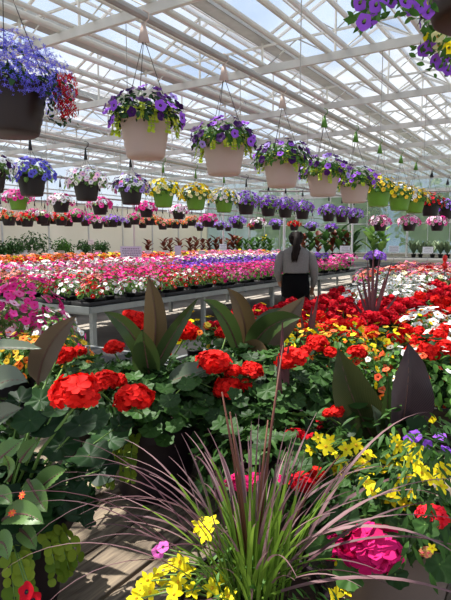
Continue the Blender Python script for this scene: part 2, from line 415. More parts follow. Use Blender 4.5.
# lattice trusses across the house
for y in TY:
    mb = MB(); zb, zt = 4.5, 4.9
    mb.beam((XW, y, zb), (XE, y, zb), .06, .13); mb.beam((XW, y, zt), (XE, y, zt), .03, .035)
    x = g0 - 6 * BAY; i = 0
    while x < XE - .1:
        mb.tube([(x, y, zb), (x, y, zt + .08)], .022, 6, 0)
        mb.tube([(x, y, zb), (x + BAY / 4, y, zt)], .012, 5, 1); mb.tube([(x + BAY / 4, y, zt), (x + BAY / 2, y, zb)], .012, 5, 1)
        # gable over the bay
        x += BAY / 2
    for gx in gut_x[:-1]:
        mb.beam((gx, y, GUT), (gx + BAY / 2, y, RIDGE - .06), .04, .04); mb.beam((gx + BAY / 2, y, RIDGE - .06), (gx + BAY, y, GUT), .04, .04)
        mb.tube([(gx + BAY / 2, y, zt), (gx + BAY / 2, y, RIDGE - .06)], .02, 6)
        mb.tube([(gx + BAY / 2, y, zt), (gx + BAY / 4, y, (GUT + RIDGE) / 2)], .011, 5, 1); mb.tube([(gx + BAY / 2, y, zt), (gx + BAY * .75, y, (GUT + RIDGE) / 2)], .011, 5, 1)
    struct('trim_truss', mb, [CREAM, GALV])
# straight pipes and channels running the length of the house, resting on the trusses
def yline(px, py, z, r, m, name='trim_pipe', y0=YS, y1=YW, box=None):
    q = PZ(px, py, z); mb = MB()
    if box: mb.beam((q.x, y0, z), (q.x, y1, z), box[0], box[1])
    else: mb.tube([(q.x, y0, z), (q.x, y1, z)], r, 10)
    return struct(name, mb, m), q.x
for (px, py, z, r, m) in ((262, 0, 4.6, .045, CREAM), (300, 7, 4.6, .04, WHITEM), (225, 5, 4.6, .04, CREAM), (225, 45, 4.6, .035, WHITEM), (225, 60, 4.6, .03, WHITEM), (55, 0, 4.6, .04, CREAM), (0, 5, 4.6, .05, CREAM), (100, 0, 4.6, .03, CREAM), (150, 0, 4.6, .04, CREAM), (0, 45, 4.6, .035, CREAM),
                          (225, 110, 4.6, .05, WHITEM), (225, 92, 4.6, .035, CREAM), (330, 0, 4.6, .035, WHITEM), (225, 128, 4.6, .04, CREAM), (225, 145, 4.6, .04, WHITEM), (225, 158, 4.6, .05, WHITEM), (225, 170, 4.6, .05, CREAM), (225, 180, 4.6, .05, WHITEM), (225, 188, 4.6, .05, WHITEM), (400, 0, 4.6, .05, CREAM)):
    yline(px, py, z, r, m)
# basket rails hung from the trusses
rails = {}
def rail(key, X, z, r=.024, y0=-1, y1=25.5, m=PIPE):
    mb = MB(); mb.tube([(X, y0, z), (X, y1, z)], r, 10)
    for y in TY:
        if y0 < y < y1: mb.tube([(X, y, z), (X, y, 4.45)], .006, 5)
    struct('trim_rail', mb, m); rails[key] = (X, z)
rail('A', -2.62, 3.08, .03); rail('B', -5.2, 2.72, .026); rail('B2', -8.2, 2.72); rail('C', -12.7, 2.66); rail('D', -10.6, 2.66); rail('R', -.2, 3.05, .03)
# posts
for (x, y) in ((-13.3, TY[5]), (-7.25, TY[5]), (-13.3, TY[7]), (-7.25, TY[7]), (-1.2, TY[7])):
    mb = MB(); mb.tube([(x, y, 0), (x, y, 4.5)], .04, 10); struct('column', mb, WHITEM, label='thin white steel post rising to the roof truss', cat='post', group='roof posts')
# left wall (cream sheets below, glass above)
mb = MB(); mb.box(XW - .05, XW, YS, YW, 0, 3.15, 0); struct('wall_left', mb, CURT)
y = YS
mb = MB()
while y < YW:
    mb.beam((XW + .03, y, 0), (XW + .03, y, 5.1), .05, .06); y += 2.2
mb.beam((XW + .04, YS, 3.15), (XW + .04, YW, 3.15), .06, .1); mb.beam((XW + .04, YS, .75), (XW + .04, YW, .75), .04, .06)
for z in (3.7, 4.25, 4.8): mb.beam((XW + .04, YS, z), (XW + .04, YW, z), .04, .05)
struct('trim_wall_left', mb, WHITEM)
mb = MB(); mb.box(XW - .03, XW - .01, YS, YW, 3.15, 5.9); struct('window_1', mb, WALLU)
# far wall
mb = MB(); mb.box(XW, XE, YW, YW + .05, 0, .95); struct('wall_back', mb, mat('far_wall_base', '#b8b6aa', '#c8c6ba', noise=.4, nscale=2, rough=.8))
mb = MB(); mb.box(XW, XE, YW + .01, YW + .03, .95, 3.85); struct('window_2', mb, WALLG)
mb = MB(); mb.box(XW, XE, YW + .01, YW + .03, 3.85, 5.9); struct('window_3', mb, WALLU)
mb = MB(); x = XW
while x < XE:
    mb.beam((x, YW - .04, 0), (x, YW - .04, 5.8), .09, .09); x += 2.95
x = XW
while x < XE: mb.beam((x, YW - .02, .95), (x, YW - .02, 5.6), .03, .03); x += .98
for z, h in ((.95, .06), (2.4, .05), (3.9, .22), (4.5, .08), (5.1, .1)): mb.beam((XW, YW - .05, z), (XE, YW - .05, z), .06, h)
struct('trim_wall_back', mb, WHITEM)
# trees outside the far wall
TREEL = leafm('tree', '#48602c', '#7c9450')
TR = []
def tree(x, y, h, r, label):
    t = thing('tree', label, 'tree', (x, y, -.05), group='trees beyond the far wall')
    mb = MB(); mb.tube([(0, 0, 0), (0.05, 0, h * .5)], [.14, .08], 8); part('trunk', mb, mat('bark', '#5a4a3a', '#6a5a48', rough=.9, noise=.4), t)
    if not TR:
        mb = MB(); mound(mb, TL_OV, 1500, 1, 1, 1.1, (0, 0, 0), (.14, .22), 0, -1, .4, .9); TR.append(mb.mesh('tree_crown', [TREEL]))
    o = link('crown', TR[0], t, (0, 0, h * .62), U(0, 6)); o.scale = (r, r, h * .42)
for (x, y, h, r) in ((-17.5, 34, 5.5, 2.1), (-12.4, 35, 5.8, 2.2), (-7.3, 34, 5, 2.1), (-2.2, 35, 6, 2.1), (2.9, 34, 5.2, 2.1), (8.0, 35, 6, 2.1)):
    tree(x, y, h, r, 'leafy green tree standing outside beyond the far glass wall')

# ------------------------------------------------------------------ benches
def bench(name, label, x0, x1, y0, y1, z, legs_y=2.4, m=BENCHM, thick=.07, group=None, inner=True):
    t = thing(name, label, 'bench', ((x0 + x1) / 2, (y0 + y1) / 2, 0), group=group); cx, cy = t.location.x, t.location.y
    a, b, c, d = x0 - cx, x1 - cx, y0 - cy, y1 - cy
    mb = MB(); mb.box(a + .03, b - .03, c + .03, d - .03, z - .03, z - .005); part('bench_top', mb, TRAYM, t)
    mb = MB()
    for q in ((a, c, b, c), (b, c, b, d), (b, d, a, d), (a, d, a, c)): mb.beam((q[0], q[1], z - .03), (q[2], q[3], z - .03), .035, thick)
    part('edge_frame', mb, m, t, sharp=30)
    n = max(2, int(round((y1 - y0) / legs_y)) + 1)
    for i in range(n):
        yy = c + .15 + (d - c - .3) * i / (n - 1)
        for xx in (a + .12, b - .12):
            mb = MB(); mb.beam((xx, yy, 0), (xx, yy, z - .05), .06, .06); part('leg', mb, m, t, sharp=30)
        mb = MB(); mb.beam((a + .12, yy, z - .09), (b - .12, yy, z - .09), .04, .05); part('cross_bar', mb, m, t, sharp=30)
    return t
BC = PZ(90, 308, .75)
bench('growing_bench', 'long grey metal bench of bedding plants behind the woman', BC.x - 2.7, BC.x, BC.y, 13.5, .75)
bench('growing_bench', 'second grey metal bench in from the aisle with purple and white flowers', -10.7, -8.0, 4.5, 20.5, .75)
bench('growing_bench', 'third grey metal bench with orange and pink bedding plants', -14.4, -11.6, 5.0, 23, .75)
bench('growing_bench', 'narrow bench of potted foliage along the cream side wall', -18.1, -16.4, 6.5, 25.6, .75)
bench('growing_bench', 'pale bench of potted plants under the far glass wall', -16, 5, 24.0, 25.6, .8, 1.5, WHITEM)
bench('growing_bench', 'wide bench crowded with red and orange flowers beside the aisle', -2.3, .5, 2.7, 8.0, .68)
bench('growing_bench', 'bench of pink and coral flowers past the red flower bench', -3.3, .5, 8.9, 13.2, .68)
bench('growing_bench', 'bench with mounded pink petunias at the left of the picture', -3.6, -2.05, 1.0, 2.95, .66)
bench('growing_bench', 'wire framed grey bench past the end of the long bench', -7.0, -3.9, 15.2, 20.5, .72, 2.6)
# foreground wood bench
FGZ = .6
t = thing('plank_bench', 'weathered wooden plank bench under the large foreground planters', 'bench', (-.7, 1.4, 0))
x = -1.25 - .05
for i in range(14):
    w = .17; xx = -1.25 + i * .182
    mb = MB(); tilt = U(-.003, .003); mb.box(xx - w / 2, xx + w / 2, -1.1, 1.12, FGZ - .035, FGZ, 0)
    o = part('plank', mb, WOOD, t, sharp=30)
    bv = o.modifiers.new('bevel', 'BEVEL'); bv.width = .004; bv.segments = 2
for yy in (-1.0, 0, 1.0):
    mb = MB(); mb.box(-1.33, 1.2, yy - .045, yy + .045, FGZ - .125, FGZ - .036); part('cross_beam', mb, WOOD, t, sharp=30)
for sx in (-1.22, 1.1):
    for yy in (-1.0, 1.0):
        mb = MB(); mb.box(sx - .045, sx + .045, yy - .045, yy + .045, 0, FGZ - .126); part('leg', mb, WOOD, t, sharp=30)
exec_order.append('fg')

# ------------------------------------------------------------------ hanging baskets
def hanger_mb(r, z0, zc):
    mb = MB()
    for k in range(3):
        a = 2 * pi * k / 3 + .5; mb.tube([(r * cos(a), r * sin(a), z0), (.012 * cos(a), .012 * sin(a), zc)], .0028, 5)
    return mb
def hook_parts(t, zc, zr, m, big):
    mb = MB(); w = .042 if big else .022
    # flat tapering plastic hook plate
    V = np.array([(-w * .25, -.006, zc + .14), (w * .25, -.006, zc + .14), (w, -.006, zc), (-w, -.006, zc), (-w * .25, .006, zc + .14), (w * .25, .006, zc + .14), (w, .006, zc), (-w, .006, zc)])
    mb.add((V, [(0, 1, 2, 3), (7, 6, 5, 4), (0, 4, 5, 1), (1, 5, 6, 2), (2, 6, 7, 3), (3, 7, 4, 0)]))
    top = zr + .03
    pts = [(0, 0, zc + .13), (0, 0, zr - .06)]
    for k in range(9):
        a = radians(-90 + 34 * k - 60); pts.append((.034 * cos(a + pi / 2) * 1 - 0, 0, zr + .034 * sin(a + pi / 2)))
    mb.tube([(0, 0, zc + .13), (0, 0, zr - .05), (.035, 0, zr - .02), (.038, 0, zr + .02), (0, 0, zr + .04), (-.036, 0, zr + .015), (-.034, 0, zr - .02)], .005, 6)
    part('hook', mb, m, t, rz=.6)
def basket(X, Y, zb, r, h, potm, label, fol, blooms, zr, hookm=BTAG, near=False, cat='basket', group=None, lime=0, rad=1.35, hgt=.9, nfl=30, fs=.035, kind='petunia', nleaf=None, name='hanging_basket', extra=None):
    """blooms: list of (material, weight[, throat])"""
    t = thing(name, label, cat, (X, Y, zb), group=group)
    part('pot', pot_mb(r, h, 40 if near else 24), potm, t, sharp=40)
    part('soil', soil_mb(r * .95, h * .92), SOIL, t)
    zc = h + (zr - zb - h) * (.74 if near else .6)
    part('hanger', hanger_mb(r, h, zc), WIRE, t)
    hook_parts(t, zc, zr - zb, hookm, near)
    rx = r * rad; rz = r * hgt; c = (0, 0, h * .98)
    mb = MB(); nl = nleaf or (420 if near else 190)
    k = (.16 if near else .2) * r / .18 * .25
    mound(mb, TL_OV, nl, rx * .95, rx * .95, rz * .9, c, (k, k * 1.6), 0, -.25, .4, .7)
    part('foliage', mb, fol, t)
    if lime:
        for i in range(lime):
            mb = MB(); a = 2 * pi * i / lime + U(-.2, .2); o = Vector((cos(a), sin(a), 0)); trail(mb, o * r * .96 + Vector((0, 0, h * 1.0)), o, U(.05, .18), s=.014, mi=0, mstem=1); part('trailing_stem', mb, [L_LIME, STEM], t)
        mb = MB()
        mound(mb, T_COIN, lime * 7, rx * .9, rx * .9, rz * .4, (0, 0, h), (.014, .02), 0, -.2, .8, .8)
        tag(part('creeping_jenny', mb, [L_LIME, STEM], t), kind='stuff')
    pts = mound_pts(nfl, rx, rx, rz, c, -.25)
    tot = sum(b[1] for b in blooms)
    def pick():
        q = R() * tot
        for b in blooms:
            q -= b[1]
            if q <= 0: return b
        return blooms[-1]
    if near:
        for p, n in pts:
            b = pick(); o = link('blossom', flower_mesh(kind, b[0], b[2] if len(b) > 2 else None), t, p); s = fs * U(.85, 1.2); o.scale = (s, s, s)
            orient(o, n + rdir() * .4 + Vector((0, 0, .2)))
    else:
        mats = []; mb = MB()
        for p, n in pts:
            b = pick(); th = b[2] if len(b) > 2 else THROAT
            for mm in (b[0], th):
                if mm not in mats: mats.append(mm)
            T = T_PETLO if kind == 'petunia' else T_STAR
            i0, i1 = mats.index(b[0]), mats.index(th)
            mb.add((T[0], T[1], [i0 if q == 0 else i1 for q in T[2]]), place(p, n + rdir() * .4, rdir(), fs * U(.8, 1.2)))
        part('blossoms', mb, mats, t)
    return t
def onrow(px, X):                       # Y on the line X=const seen at pixel column px
    t = (px - HX) / (FPX / cos(PITCH) * 1.0) ; r = ray(px, HZ); return X / r.x * r.y
WY = petal('butter', '#f4ec9a', '#fff8c0')
# row A : large baskets nearest the camera
ZA = 2.1
def brow(px, X): return onrow(px, X)
# A0 lobelia
XA = -2.62
t = basket(XA, brow(14, XA), 2.08, .215, .27, BRNP, 'largest dark brown hanging basket, spilling blue lobelia and red verbena, top left corner', L_DARK, [(BLUE, 7), (VIO, 1)], 3.08, BTAG, True, nfl=3, fs=.014, rad=1.45, hgt=.95, nleaf=300)
mats = [BLUE, petal('blue2', '#5a4cc4', '#8a80f0'), DKRED]
mb = MB()
for p, n in mound_pts(2900, .215 * 1.5, .215 * 1.5, .24, (0, 0, .27), -.45, (.8, 1.12)): mb.add((T_TINY[0], T_TINY[1]), place(p, n + rdir() * .7, rdir(), U(.008, .0125)), random.choice((0, 0, 1)))
o = part('lobelia_blossoms', mb, mats, t); tag(o, 'dense blue lobelia blossoms')
mb = MB(); side = rt * .33 + fh * -.05
for _ in range(170):
    p = side + Vector((U(-.05, .05), U(-.05, .05), U(.08, .30))); mb.add((T_TINY[0], T_TINY[1]), place(p, side + rdir() * .1, rdir(), U(.014, .02)), 0)
for _ in range(120):
    p = side * .9 + Vector((U(-.07, .07), U(-.07, .07), U(.05, .3))); mb.add(TL_OV, place(p, side + rdir() * .2, rdir(), U(.025, .04)), 1)
o = part('red_verbena', mb, [DKRED, L_DARK], t); tag(o, 'red trailing verbena at the right of the pot')
A = [(147, BEIGE, 'pale beige basket of purple petunias and lime creeping jenny, largest of the beige pots', 1), (224, BEIGE, 'beige basket of purple petunias, second beige pot along the rail', 1), (281, BEIGE, 'beige basket of purple and dark petunias, third beige pot along the rail', 1),
     (322, BEIGE, 'beige basket with trailing lime foliage and white-lilac flowers, fourth beige pot', 1), (353, BEIGE, 'last and smallest beige basket, beside the first green pot of the near rail', 1)]
for i, (px, pm, lab, _) in enumerate(A):
    basket(XA, brow(px, XA), 2.1 - .012 * i, .185 + .008 * i, .29, pm, lab, L_MID if i else L_DARK, [(VIO, 5), (DKPURP, 6, DKPURP), (LAV, 1 + (i == 3) * 4)] + ([(WHITE, 2, YCEN)] if i == 3 else []), 3.08, TAG if i < 3 else GTAG, True, lime=17, nfl=40, fs=.037, rad=1.5, hgt=1.05, nleaf=620)
G = [(377, GRNP, 'green basket of yellow flowers next to the last beige basket', [(GOLD, 4, YCEN), (YEL, 3, YCEN), (VIO, 1)], L_MID), (398, GRNP, 'green basket of golden and white flowers, second green pot of the near rail', [(GOLD, 5, YCEN), (WHITE, 3, YCEN)], L_MID),
     (413, GRNP, 'green basket with white petunias hanging over its side, third green pot of the near rail', [(GOLD, 4, YCEN), (WHITE, 4, YCEN)], L_MID), (429, BLKP, 'black basket of bright red flowers at the right end of the near rail', [(DKRED, 5), (RED, 2)], L_DARK), (445, BLKP, 'black basket of lavender flowers at the right edge of the near rail', [(LAV, 5), (PURP, 3)], L_DARK)]
for i, (px, pm, lab, bl, fo) in enumerate(G):
    basket(XA, brow(px, XA), 2.06, .2, .27, pm, lab, fo, bl, 3.08, GTAG if i < 3 else BTAG, True, nfl=52, fs=.036, rad=1.45, hgt=1.15)
# row B
XB = -5.2
B = [(-6, BLKP, 'black basket of white and dark purple petunias cut by the left edge', [(WHITE, 5), (DKPURP, 3)], .16, BTAG),
     (34, BLKP, 'black basket of blue-violet lobelia hanging below the large brown basket', [(BLUE, 9), (LAV, 2), (WHITE, 1)], .165, BTAG),
     (88, BLKP, 'black basket of white petunias with purple throats', [(WHITE, 6, PURP), (LIPINK, 2, PURP)], .17, BTAG),
     (132, BLKP, 'black basket of mauve and dark violet petunias left of the yellow baskets', [(LAV, 4), (DKPURP, 2), (WHITE, 3, DKPURP), (PINK, 1)], .165, BTAG),
     (164, GRNP, 'green basket of yellow petunias, first green pot of the middle rail', [(YEL, 5, YCEN), (WY, 3, YCEN)], .165, GTAG),
     (196, GRNP, 'green basket of golden and cream petunias, second green pot of the middle rail', [(GOLD, 4, YCEN), (YEL, 3, YCEN), (WY, 3, YCEN)], .175, GTAG),
     (224, GRNP, 'green basket of white and yellow petunias beside the first purple basket', [(WHITE, 5, YCEN), (YEL, 3, YCEN)], .17, GTAG),
     (246, BLKP, 'black basket of purple petunias, first of the purple group on the middle rail', [(PURP, 5), (LAV, 3)], .17, BTAG),
     (268, BLKP, 'black basket of purple petunias, second of the purple group', [(PURP, 5), (LAV, 3)], .165, BTAG), (285, BLKP, 'black basket of purple petunias, third of the purple group', [(PURP, 5), (LAV, 3)], .165, BTAG),
     (302, BLKP, 'black basket of violet petunias above the woman, fourth of the purple group', [(VIO, 5), (LAV, 3)], .165, BTAG),
     (328, BLKP, 'black basket of purple petunias, first of three touching baskets right of the woman', [(PURP, 5), (LAV, 3)], .17, BTAG), (341, BLKP, 'black basket of purple petunias, middle of three touching baskets', [(PURP, 5), (LAV, 3)], .17, BTAG), (353, BLKP, 'black basket of purple petunias, last of three touching baskets', [(VIO, 4), (LAV, 3)], .17, BTAG)]
for i, (px, pm, lab, bl, r, hk) in enumerate(B):
    basket(XB, brow(px, XB), 2.02, r, .23, pm, lab, L_MID if pm is GRNP else L_BED, bl, 2.72, hk, False, nfl=84, fs=.031, rad=1.6, hgt=1.2, nleaf=220)
# row B2, behind
XB2 = -8.2
pal = {'pink': ([(HOT, 5), (PINK, 2)], 'hot pink'), 'wp': ([(WHITE, 4), (LIPINK, 3), (HOT, 2)], 'white and pink'), 'mag': ([(HOT, 4, DKRED), (LIPINK, 1)], 'magenta'), 'red': ([(DKRED, 4), (RED, 3)], 'red'), 'lav': ([(LAV, 5), (PURP, 2)], 'lavender'), 'or': ([(ORG, 4), (SALM, 3)], 'orange'), 'coral': ([(SALM, 4), (CORAL, 3)], 'coral'), 'pl': ([(PURP, 5), (WHITE, 1)], 'purple')}
B2 = [(20, 'pink', GRNP), (62, 'wp', BLKP), (101, 'mag', BLKP), (147, 'mag', BLKP), (179, 'wp', BLKP), (209, 'mag', BLKP), (237, 'lav', BLKP), (258, 'wp', BLKP), (276, 'lav', BLKP), (294, 'red', BLKP), (312, 'lav', BLKP), (331, 'pl', BLKP)]
for px, k, pm in B2:
    w = 'green' if pm is GRNP else 'black'
    ref = {20: 'left of the blue lobelia basket', 62: 'right of the blue lobelia basket', 101: 'tucked behind the white petunia basket', 147: 'between the mauve and the first yellow basket', 179: 'between the first two yellow baskets', 209: 'behind the two yellow and cream baskets', 237: 'behind the first purple basket', 258: 'between the first two purple baskets', 276: 'left of the woman and low', 294: 'just above the head of the woman', 312: 'above the shoulder of the woman', 331: 'behind the three touching purple baskets'}[px]
    basket(XB2, brow(px, XB2), 2.06 if px < 200 else 1.9, .165, .2, pm, '%s basket of %s flowers %s' % (w, pal[k][1], ref), L_BED, pal[k][0], 2.72, GTAG if pm is GRNP else BTAG, False, nfl=34, fs=.05, rad=1.5, hgt=.95, nleaf=110)
# far rows C and D: small baskets, copies of a few kinds
protos = {}
def far_basket(px, X, k, zb=2.02):
    lab = 'small black basket of %s flowers in the far row before the cream wall' % pal[k][1]
    g = 'far row of small %s baskets' % pal[k][1]
    y = brow(px, X); zb += U(-.1, .1)
    if k not in protos:
        protos[k] = basket(X, y, zb, .16, .19, BLKP, lab, L_BED, pal[k][0], 2.66, BTAG, False, nfl=20, fs=.045, rad=1.45, hgt=.95, nleaf=90, group=g)
    else: dup(protos[k], (X, y, zb), U(0, 6))
for px, k in ((2, 'wp'), (22, 'red'), (36, 'pink'), (46, 'coral'), (55, 'red'), (69, 'pink'), (86, 'lav'), (92, 'mag'), (108, 'pl'), (118, 'lav'), (128, 'lav'), (143, 'coral'), (157, 'or'), (170, 'or'), (185, 'or'), (200, 'lav'), (214, 'wp'), (228, 'lav'), (240, 'wp'), (252, 'red')): far_basket(px, -12.7, k)
for px, k in ((10, 'coral'), (28, 'red'), (43, 'wp'), (62, 'red'), (78, 'pink'), (98, 'mag'), (113, 'lav'), (135, 'mag'), (150, 'or'), (163, 'coral'), (176, 'or'), (192, 'or'), (206, 'mag'), (220, 'lav')): far_basket(px, -10.6, k, 1.95)
for q, (px, lab) in enumerate(((380, 'small black basket of pink and white flowers nearest the three purple baskets'), (409, 'small black basket of pink and white flowers, middle of the right-hand trio'), (437, 'small black basket of pink and white flowers nearest the right edge'))):
    p = PD(px, 231, 13 - .0 * q); basket(p.x, p.y, p.z, .17, .2, BLKP, lab, L_BED, [(PINK, 4), (LIPINK, 4), (HOT, 1)], 4.5 if False else 2.72, BTAG, False, nfl=40, fs=.05, rad=1.5, hgt=1.1, nleaf=90)
pa, pb = PD(300, 200, 13), PD(460, 200, 13)
mb = MB(); d_ = (pb - pa).normalized(); a_ = pa - d_ * 1; b_ = pb + d_ * 3; mb.tube([(a_.x, a_.y, 2.72), (b_.x, b_.y, 2.72)], .024, 8)
for q in (.2, .9): c_ = a_.lerp(b_, q); mb.tube([(c_.x, c_.y, 2.72), (c_.x, c_.y, 4.9)], .006, 5)
struct('trim_rail', mb, PIPE)
# right row
p1 = PD(487, 20, 1.44)
basket(p1.x, p1.y, p1.z, .185, .27, BRNP, 'brown basket with purple petunias cut off by the top right corner', L_MID, [(VIO, 5), (PURP, 3)], 3.05, TAG, True, nfl=60, fs=.034, rad=1.75, hgt=.9, lime=0); R1_ = SC.objects['hanging_basket'] if False else [o for o in SC.objects if o.get('label', '').startswith('brown basket with purple')][0]
p2 = PD(503, 84, 2.02)
basket(p2.x, p2.y, p2.z, .185, .27, BEIGE, 'basket of cream, yellow and violet pansies at the upper right edge', L_MID, [(WY, 4, YCEN), (YEL, 3, YCEN), (VIO, 5)], 3.05, TAG, True, nfl=50, fs=.036, rad=1.6, hgt=1.0, lime=0); R2_ = [o for o in SC.objects if o.get('label', '').startswith('basket of cream, yellow')][0]
def droop(t, d, pts, leafmat, fs):
    mb = MB()
    for (px, py, m, m2) in pts:
        p = PD(px, py, d + U(-.06, .06)) - t.location; o = link('blossom', flower_mesh('petunia', m, m2), t, p); s = fs * U(.9, 1.15); o.scale = (s, s, s); orient(o, -fh + rdir() * .6 + Vector((0, 0, -.1)))
        b = Vector((p.x * .5, p.y * .5, .27)); mb.tube([b, b.lerp(p, .5) + Vector((0, 0, .03)), p], .003, 5, 1)
        for _ in range(7): q = p + rdir() * .03 + Vector((0, 0, .01)) + fh * .02; mb.add(TL_OV, place(q, rdir() - fh, rdir(), U(.02, .035)), 0)
    part('trailing_foliage', mb, [leafmat, STEM], t)
droop(R1_, 1.3, [(360, 3, VIO, None), (365, 11, VIO, None), (371, 19, VIO, None), (364, 22, VIO, None), (376, 5, VIO, None), (391, 2, VIO, None), (405, 2, VIO, None), (412, 8, VIO, None), (420, 5, VIO, None), (384, -4, VIO, None), (428, 12, VIO, None)], L_MID, .0165)
droop(R2_, 1.85, [(428, 47, VIO, None), (424, 50, VIO, None), (435, 60, VIO, None), (441, 66, VIO, None), (448, 70, VIO, None), (438, 36, WY, YCEN), (446, 33, WHITE, YCEN), (444, 43, YEL, YCEN), (449, 48, YEL, YCEN), (439, 45, WY, YCEN), (447, 57, VIO, None), (434, 40, VIO, None)], L_MID, .02)

# ------------------------------------------------------------------ bedding plants
def bedding(name, cat, fol, blooms, label, group, r=.15, h=.2, nfl=24, fs=.023, kind='petunia', nleaf=70, T=TL_OV, ls=(.035, .055), one=False, pot=(.055, .08), low=-.1):
    """small potted bedding plant at origin: pot, foliage, blossoms"""
    t = thing(name, label, cat, (0, 0, -50), group=group)
    pm = MB(); pm.lathe([(0, 0), (pot[0] * .75, 0), (pot[0], pot[1]), (pot[0] * 1.06, pot[1]), (pot[0] * 1.06, pot[1] + .008), (0, pot[1] + .004)], 10)
    fm_ = MB(); mound(fm_, T, nleaf, r * .95, r * .95, h * .62, (0, 0, pot[1] + h * .25), ls, 0, -.3, .4, .7)
    mats = []; bm_ = MB(); tot = sum(b[1] for b in blooms)
    for p, n in mound_pts(nfl, r, r, h * .72, (0, 0, pot[1] + h * .25), low, (.95, 1.15)):
        q = R() * tot
        for b in blooms:
            q -= b[1]
            if q <= 0: break
        th = b[2] if len(b) > 2 else THROAT
        for mm in (b[0], th):
            if mm not in mats: mats.append(mm)
        T2 = {'petunia': T_PETLO, 'star': T_STAR, 'floret': T_FLOR}[kind]
        i0, i1 = mats.index(b[0]), mats.index(th)
        bm_.add((T2[0], T2[1], [i0 if q == 0 else i1 for q in T2[2]]), place(p, n + rdir() * .35 + Vector((0, 0, .4)), rdir(), fs * U(.8, 1.2)))
    part('pot', pm, TRAYM, t); part('foliage', fm_, fol, t); part('blossoms', bm_, mats, t)
    if one:                               # too small in the photo to show its parts: one mesh
        al = MB(); 
        for b_, off in ((pm, 0), (fm_, 1), (bm_, 2)):
            base = al.n
            for v in b_.v: al.v.append(v)
            al.f.extend([tuple(i + base for i in f) for f in b_.f]); al.m.extend([off + k for k in b_.m]); al.n += b_.n
        for c in list(t.children): bpy.data.objects.remove(c)
        bpy.data.objects.remove(t)
        t = link(name, al.mesh(name, [TRAYM, fol] + mats), None, (0, 0, -50)); tag(t, label, cat, group)
    return t
USED = set()
def put(proto, loc, rz=None, sc=1, label=None, group=None):
    rz = U(0, 6.28) if rz is None else rz
    if proto.name not in USED and label is None:
        USED.add(proto.name); proto.location = loc; proto.rotation_euler = (0, 0, rz); proto.scale = (sc, sc, sc); return proto
    return dup(proto, loc, rz, sc, label, group)
def vis(p, mx=25):
    x, y, d = proj(p); return d > .3 and -mx < x < 451 + mx and -40 < y < 640
def bp(name, fol, bl, desc, where, **k): return bedding(name, 'plant', fol, bl, '%s %s' % (desc, where), '%s %s' % (desc, where.split(',')[0]), **k)
W1 = 'on the long metal bench behind the woman'
P1 = {'red': bp('bedding_petunia', L_BED, [(RED, 3, WHITE), (DKRED, 3)], 'red bedding petunia', W1), 'white': bp('bedding_petunia', L_BED, [(WHITE, 4, YCEN)], 'white bedding petunia', W1),
      'mag': bp('bedding_petunia', L_BED, [(MAG, 3), (HOT, 3)], 'magenta bedding petunia', W1), 'pink': bp('bedding_petunia', L_BED, [(HOT, 3), (PINK, 3)], 'pink bedding petunia', W1), 'purp': bp('bedding_petunia', L_BED, [(PURP, 3), (LAV, 1)], 'purple bedding petunia', W1),
      'salm': bp('bedding_petunia', L_BED, [(SALM, 3), (RED, 1)], 'salmon bedding petunia', W1)}
ny = int((13.5 - BC.y) / .345); 
for i in range(8):
    for j in range(ny):
        x = BC.x - .17 - i * .335 + U(-.02, .02); y = BC.y + .17 + j * .345 + U(-.02, .02)
        if not vis((x, y, .9)): continue
        q = y - BC.y
        if i == 0: k = random.choice(['red', 'white', 'mag', 'red', 'white', 'salm']) if q < 3.2 else random.choice(['pink', 'mag', 'pink'])
        elif i < 3: k = random.choice(['red', 'white', 'salm', 'mag']) if q < 2.6 else random.choice(['mag', 'pink', 'mag'])
        elif i < 5: k = random.choice(['mag', 'red', 'mag'])  if q < 4.5 else 'mag'
        else: k = random.choice(['white', 'salm', 'mag']) if q < 2 else ('purp' if q > 4 else 'mag')
        put(P1[k], (x, y, .748), sc=U(1.0, 1.25))
TB = MB(); tw, tl = .315, .66
TB.box(-tw / 2, tw / 2, -tl / 2, tl / 2, 0, .006); TB.box(-tw / 2, -tw / 2 + .006, -tl / 2, tl / 2, 0, .062); TB.box(tw / 2 - .006, tw / 2, -tl / 2, tl / 2, 0, .062); TB.box(-tw / 2, tw / 2, -tl / 2, -tl / 2 + .006, 0, .062); TB.box(-tw / 2, tw / 2, tl / 2 - .006, tl / 2, 0, .062)
TM = TB.mesh('plant_tray', [TRAYM])
for i in range(4):
    for j in range(13):
        x = BC.x - .17 - i * .335; y = BC.y + .17 + (2 * j + .5) * .345
        if vis((x, y, .8)) and y < 13.2: tag(link('plant_tray', TM, None, (x, y, .746)), 'black plastic nursery tray under petunias near the edge of the long bench', 'tray', 'black trays on the long bench')
W2 = 'on the second bench in from the aisle'
P2 = {'white': bp('bedding_impatiens', L_BED, [(WHITE, 4)], 'white bedding flower', W2, one=True, nfl=12, fs=.04, nleaf=34, ls=(.05, .075)), 'purp': bp('bedding_impatiens', L_BED, [(PURP, 4), (LAV, 1)], 'purple bedding flower', W2, one=True, nfl=12, fs=.04, nleaf=34, ls=(.05, .075)),
      'pink': bp('bedding_impatiens', L_BED, [(PINK, 2), (HOT, 2)], 'pink bedding flower', W2, one=True, nfl=12, fs=.04, nleaf=34, ls=(.05, .075)), 'salm': bp('bedding_impatiens', L_BED, [(SALM, 2), (LIPINK, 2)], 'salmon bedding flower', W2, one=True, nfl=12, fs=.04, nleaf=34, ls=(.05, .075))}
n2 = 0
for i in range(6):
    for j in range(42):
        x = -8.2 - i * .44; y = 4.8 + j * .385
        if not vis((x, y, .9), 8) or y > 20.4: continue
        k = {0: 'purp' if y > 10.5 else 'salm', 1: 'purp' if y > 11.5 else 'pink', 2: 'white', 3: 'white', 4: 'pink', 5: 'salm'}[i]
        put(P2[k], (x + U(-.02, .02), y, .748), sc=U(1.1, 1.35)); n2 += 1
W3 = 'on the third bench in from the aisle'
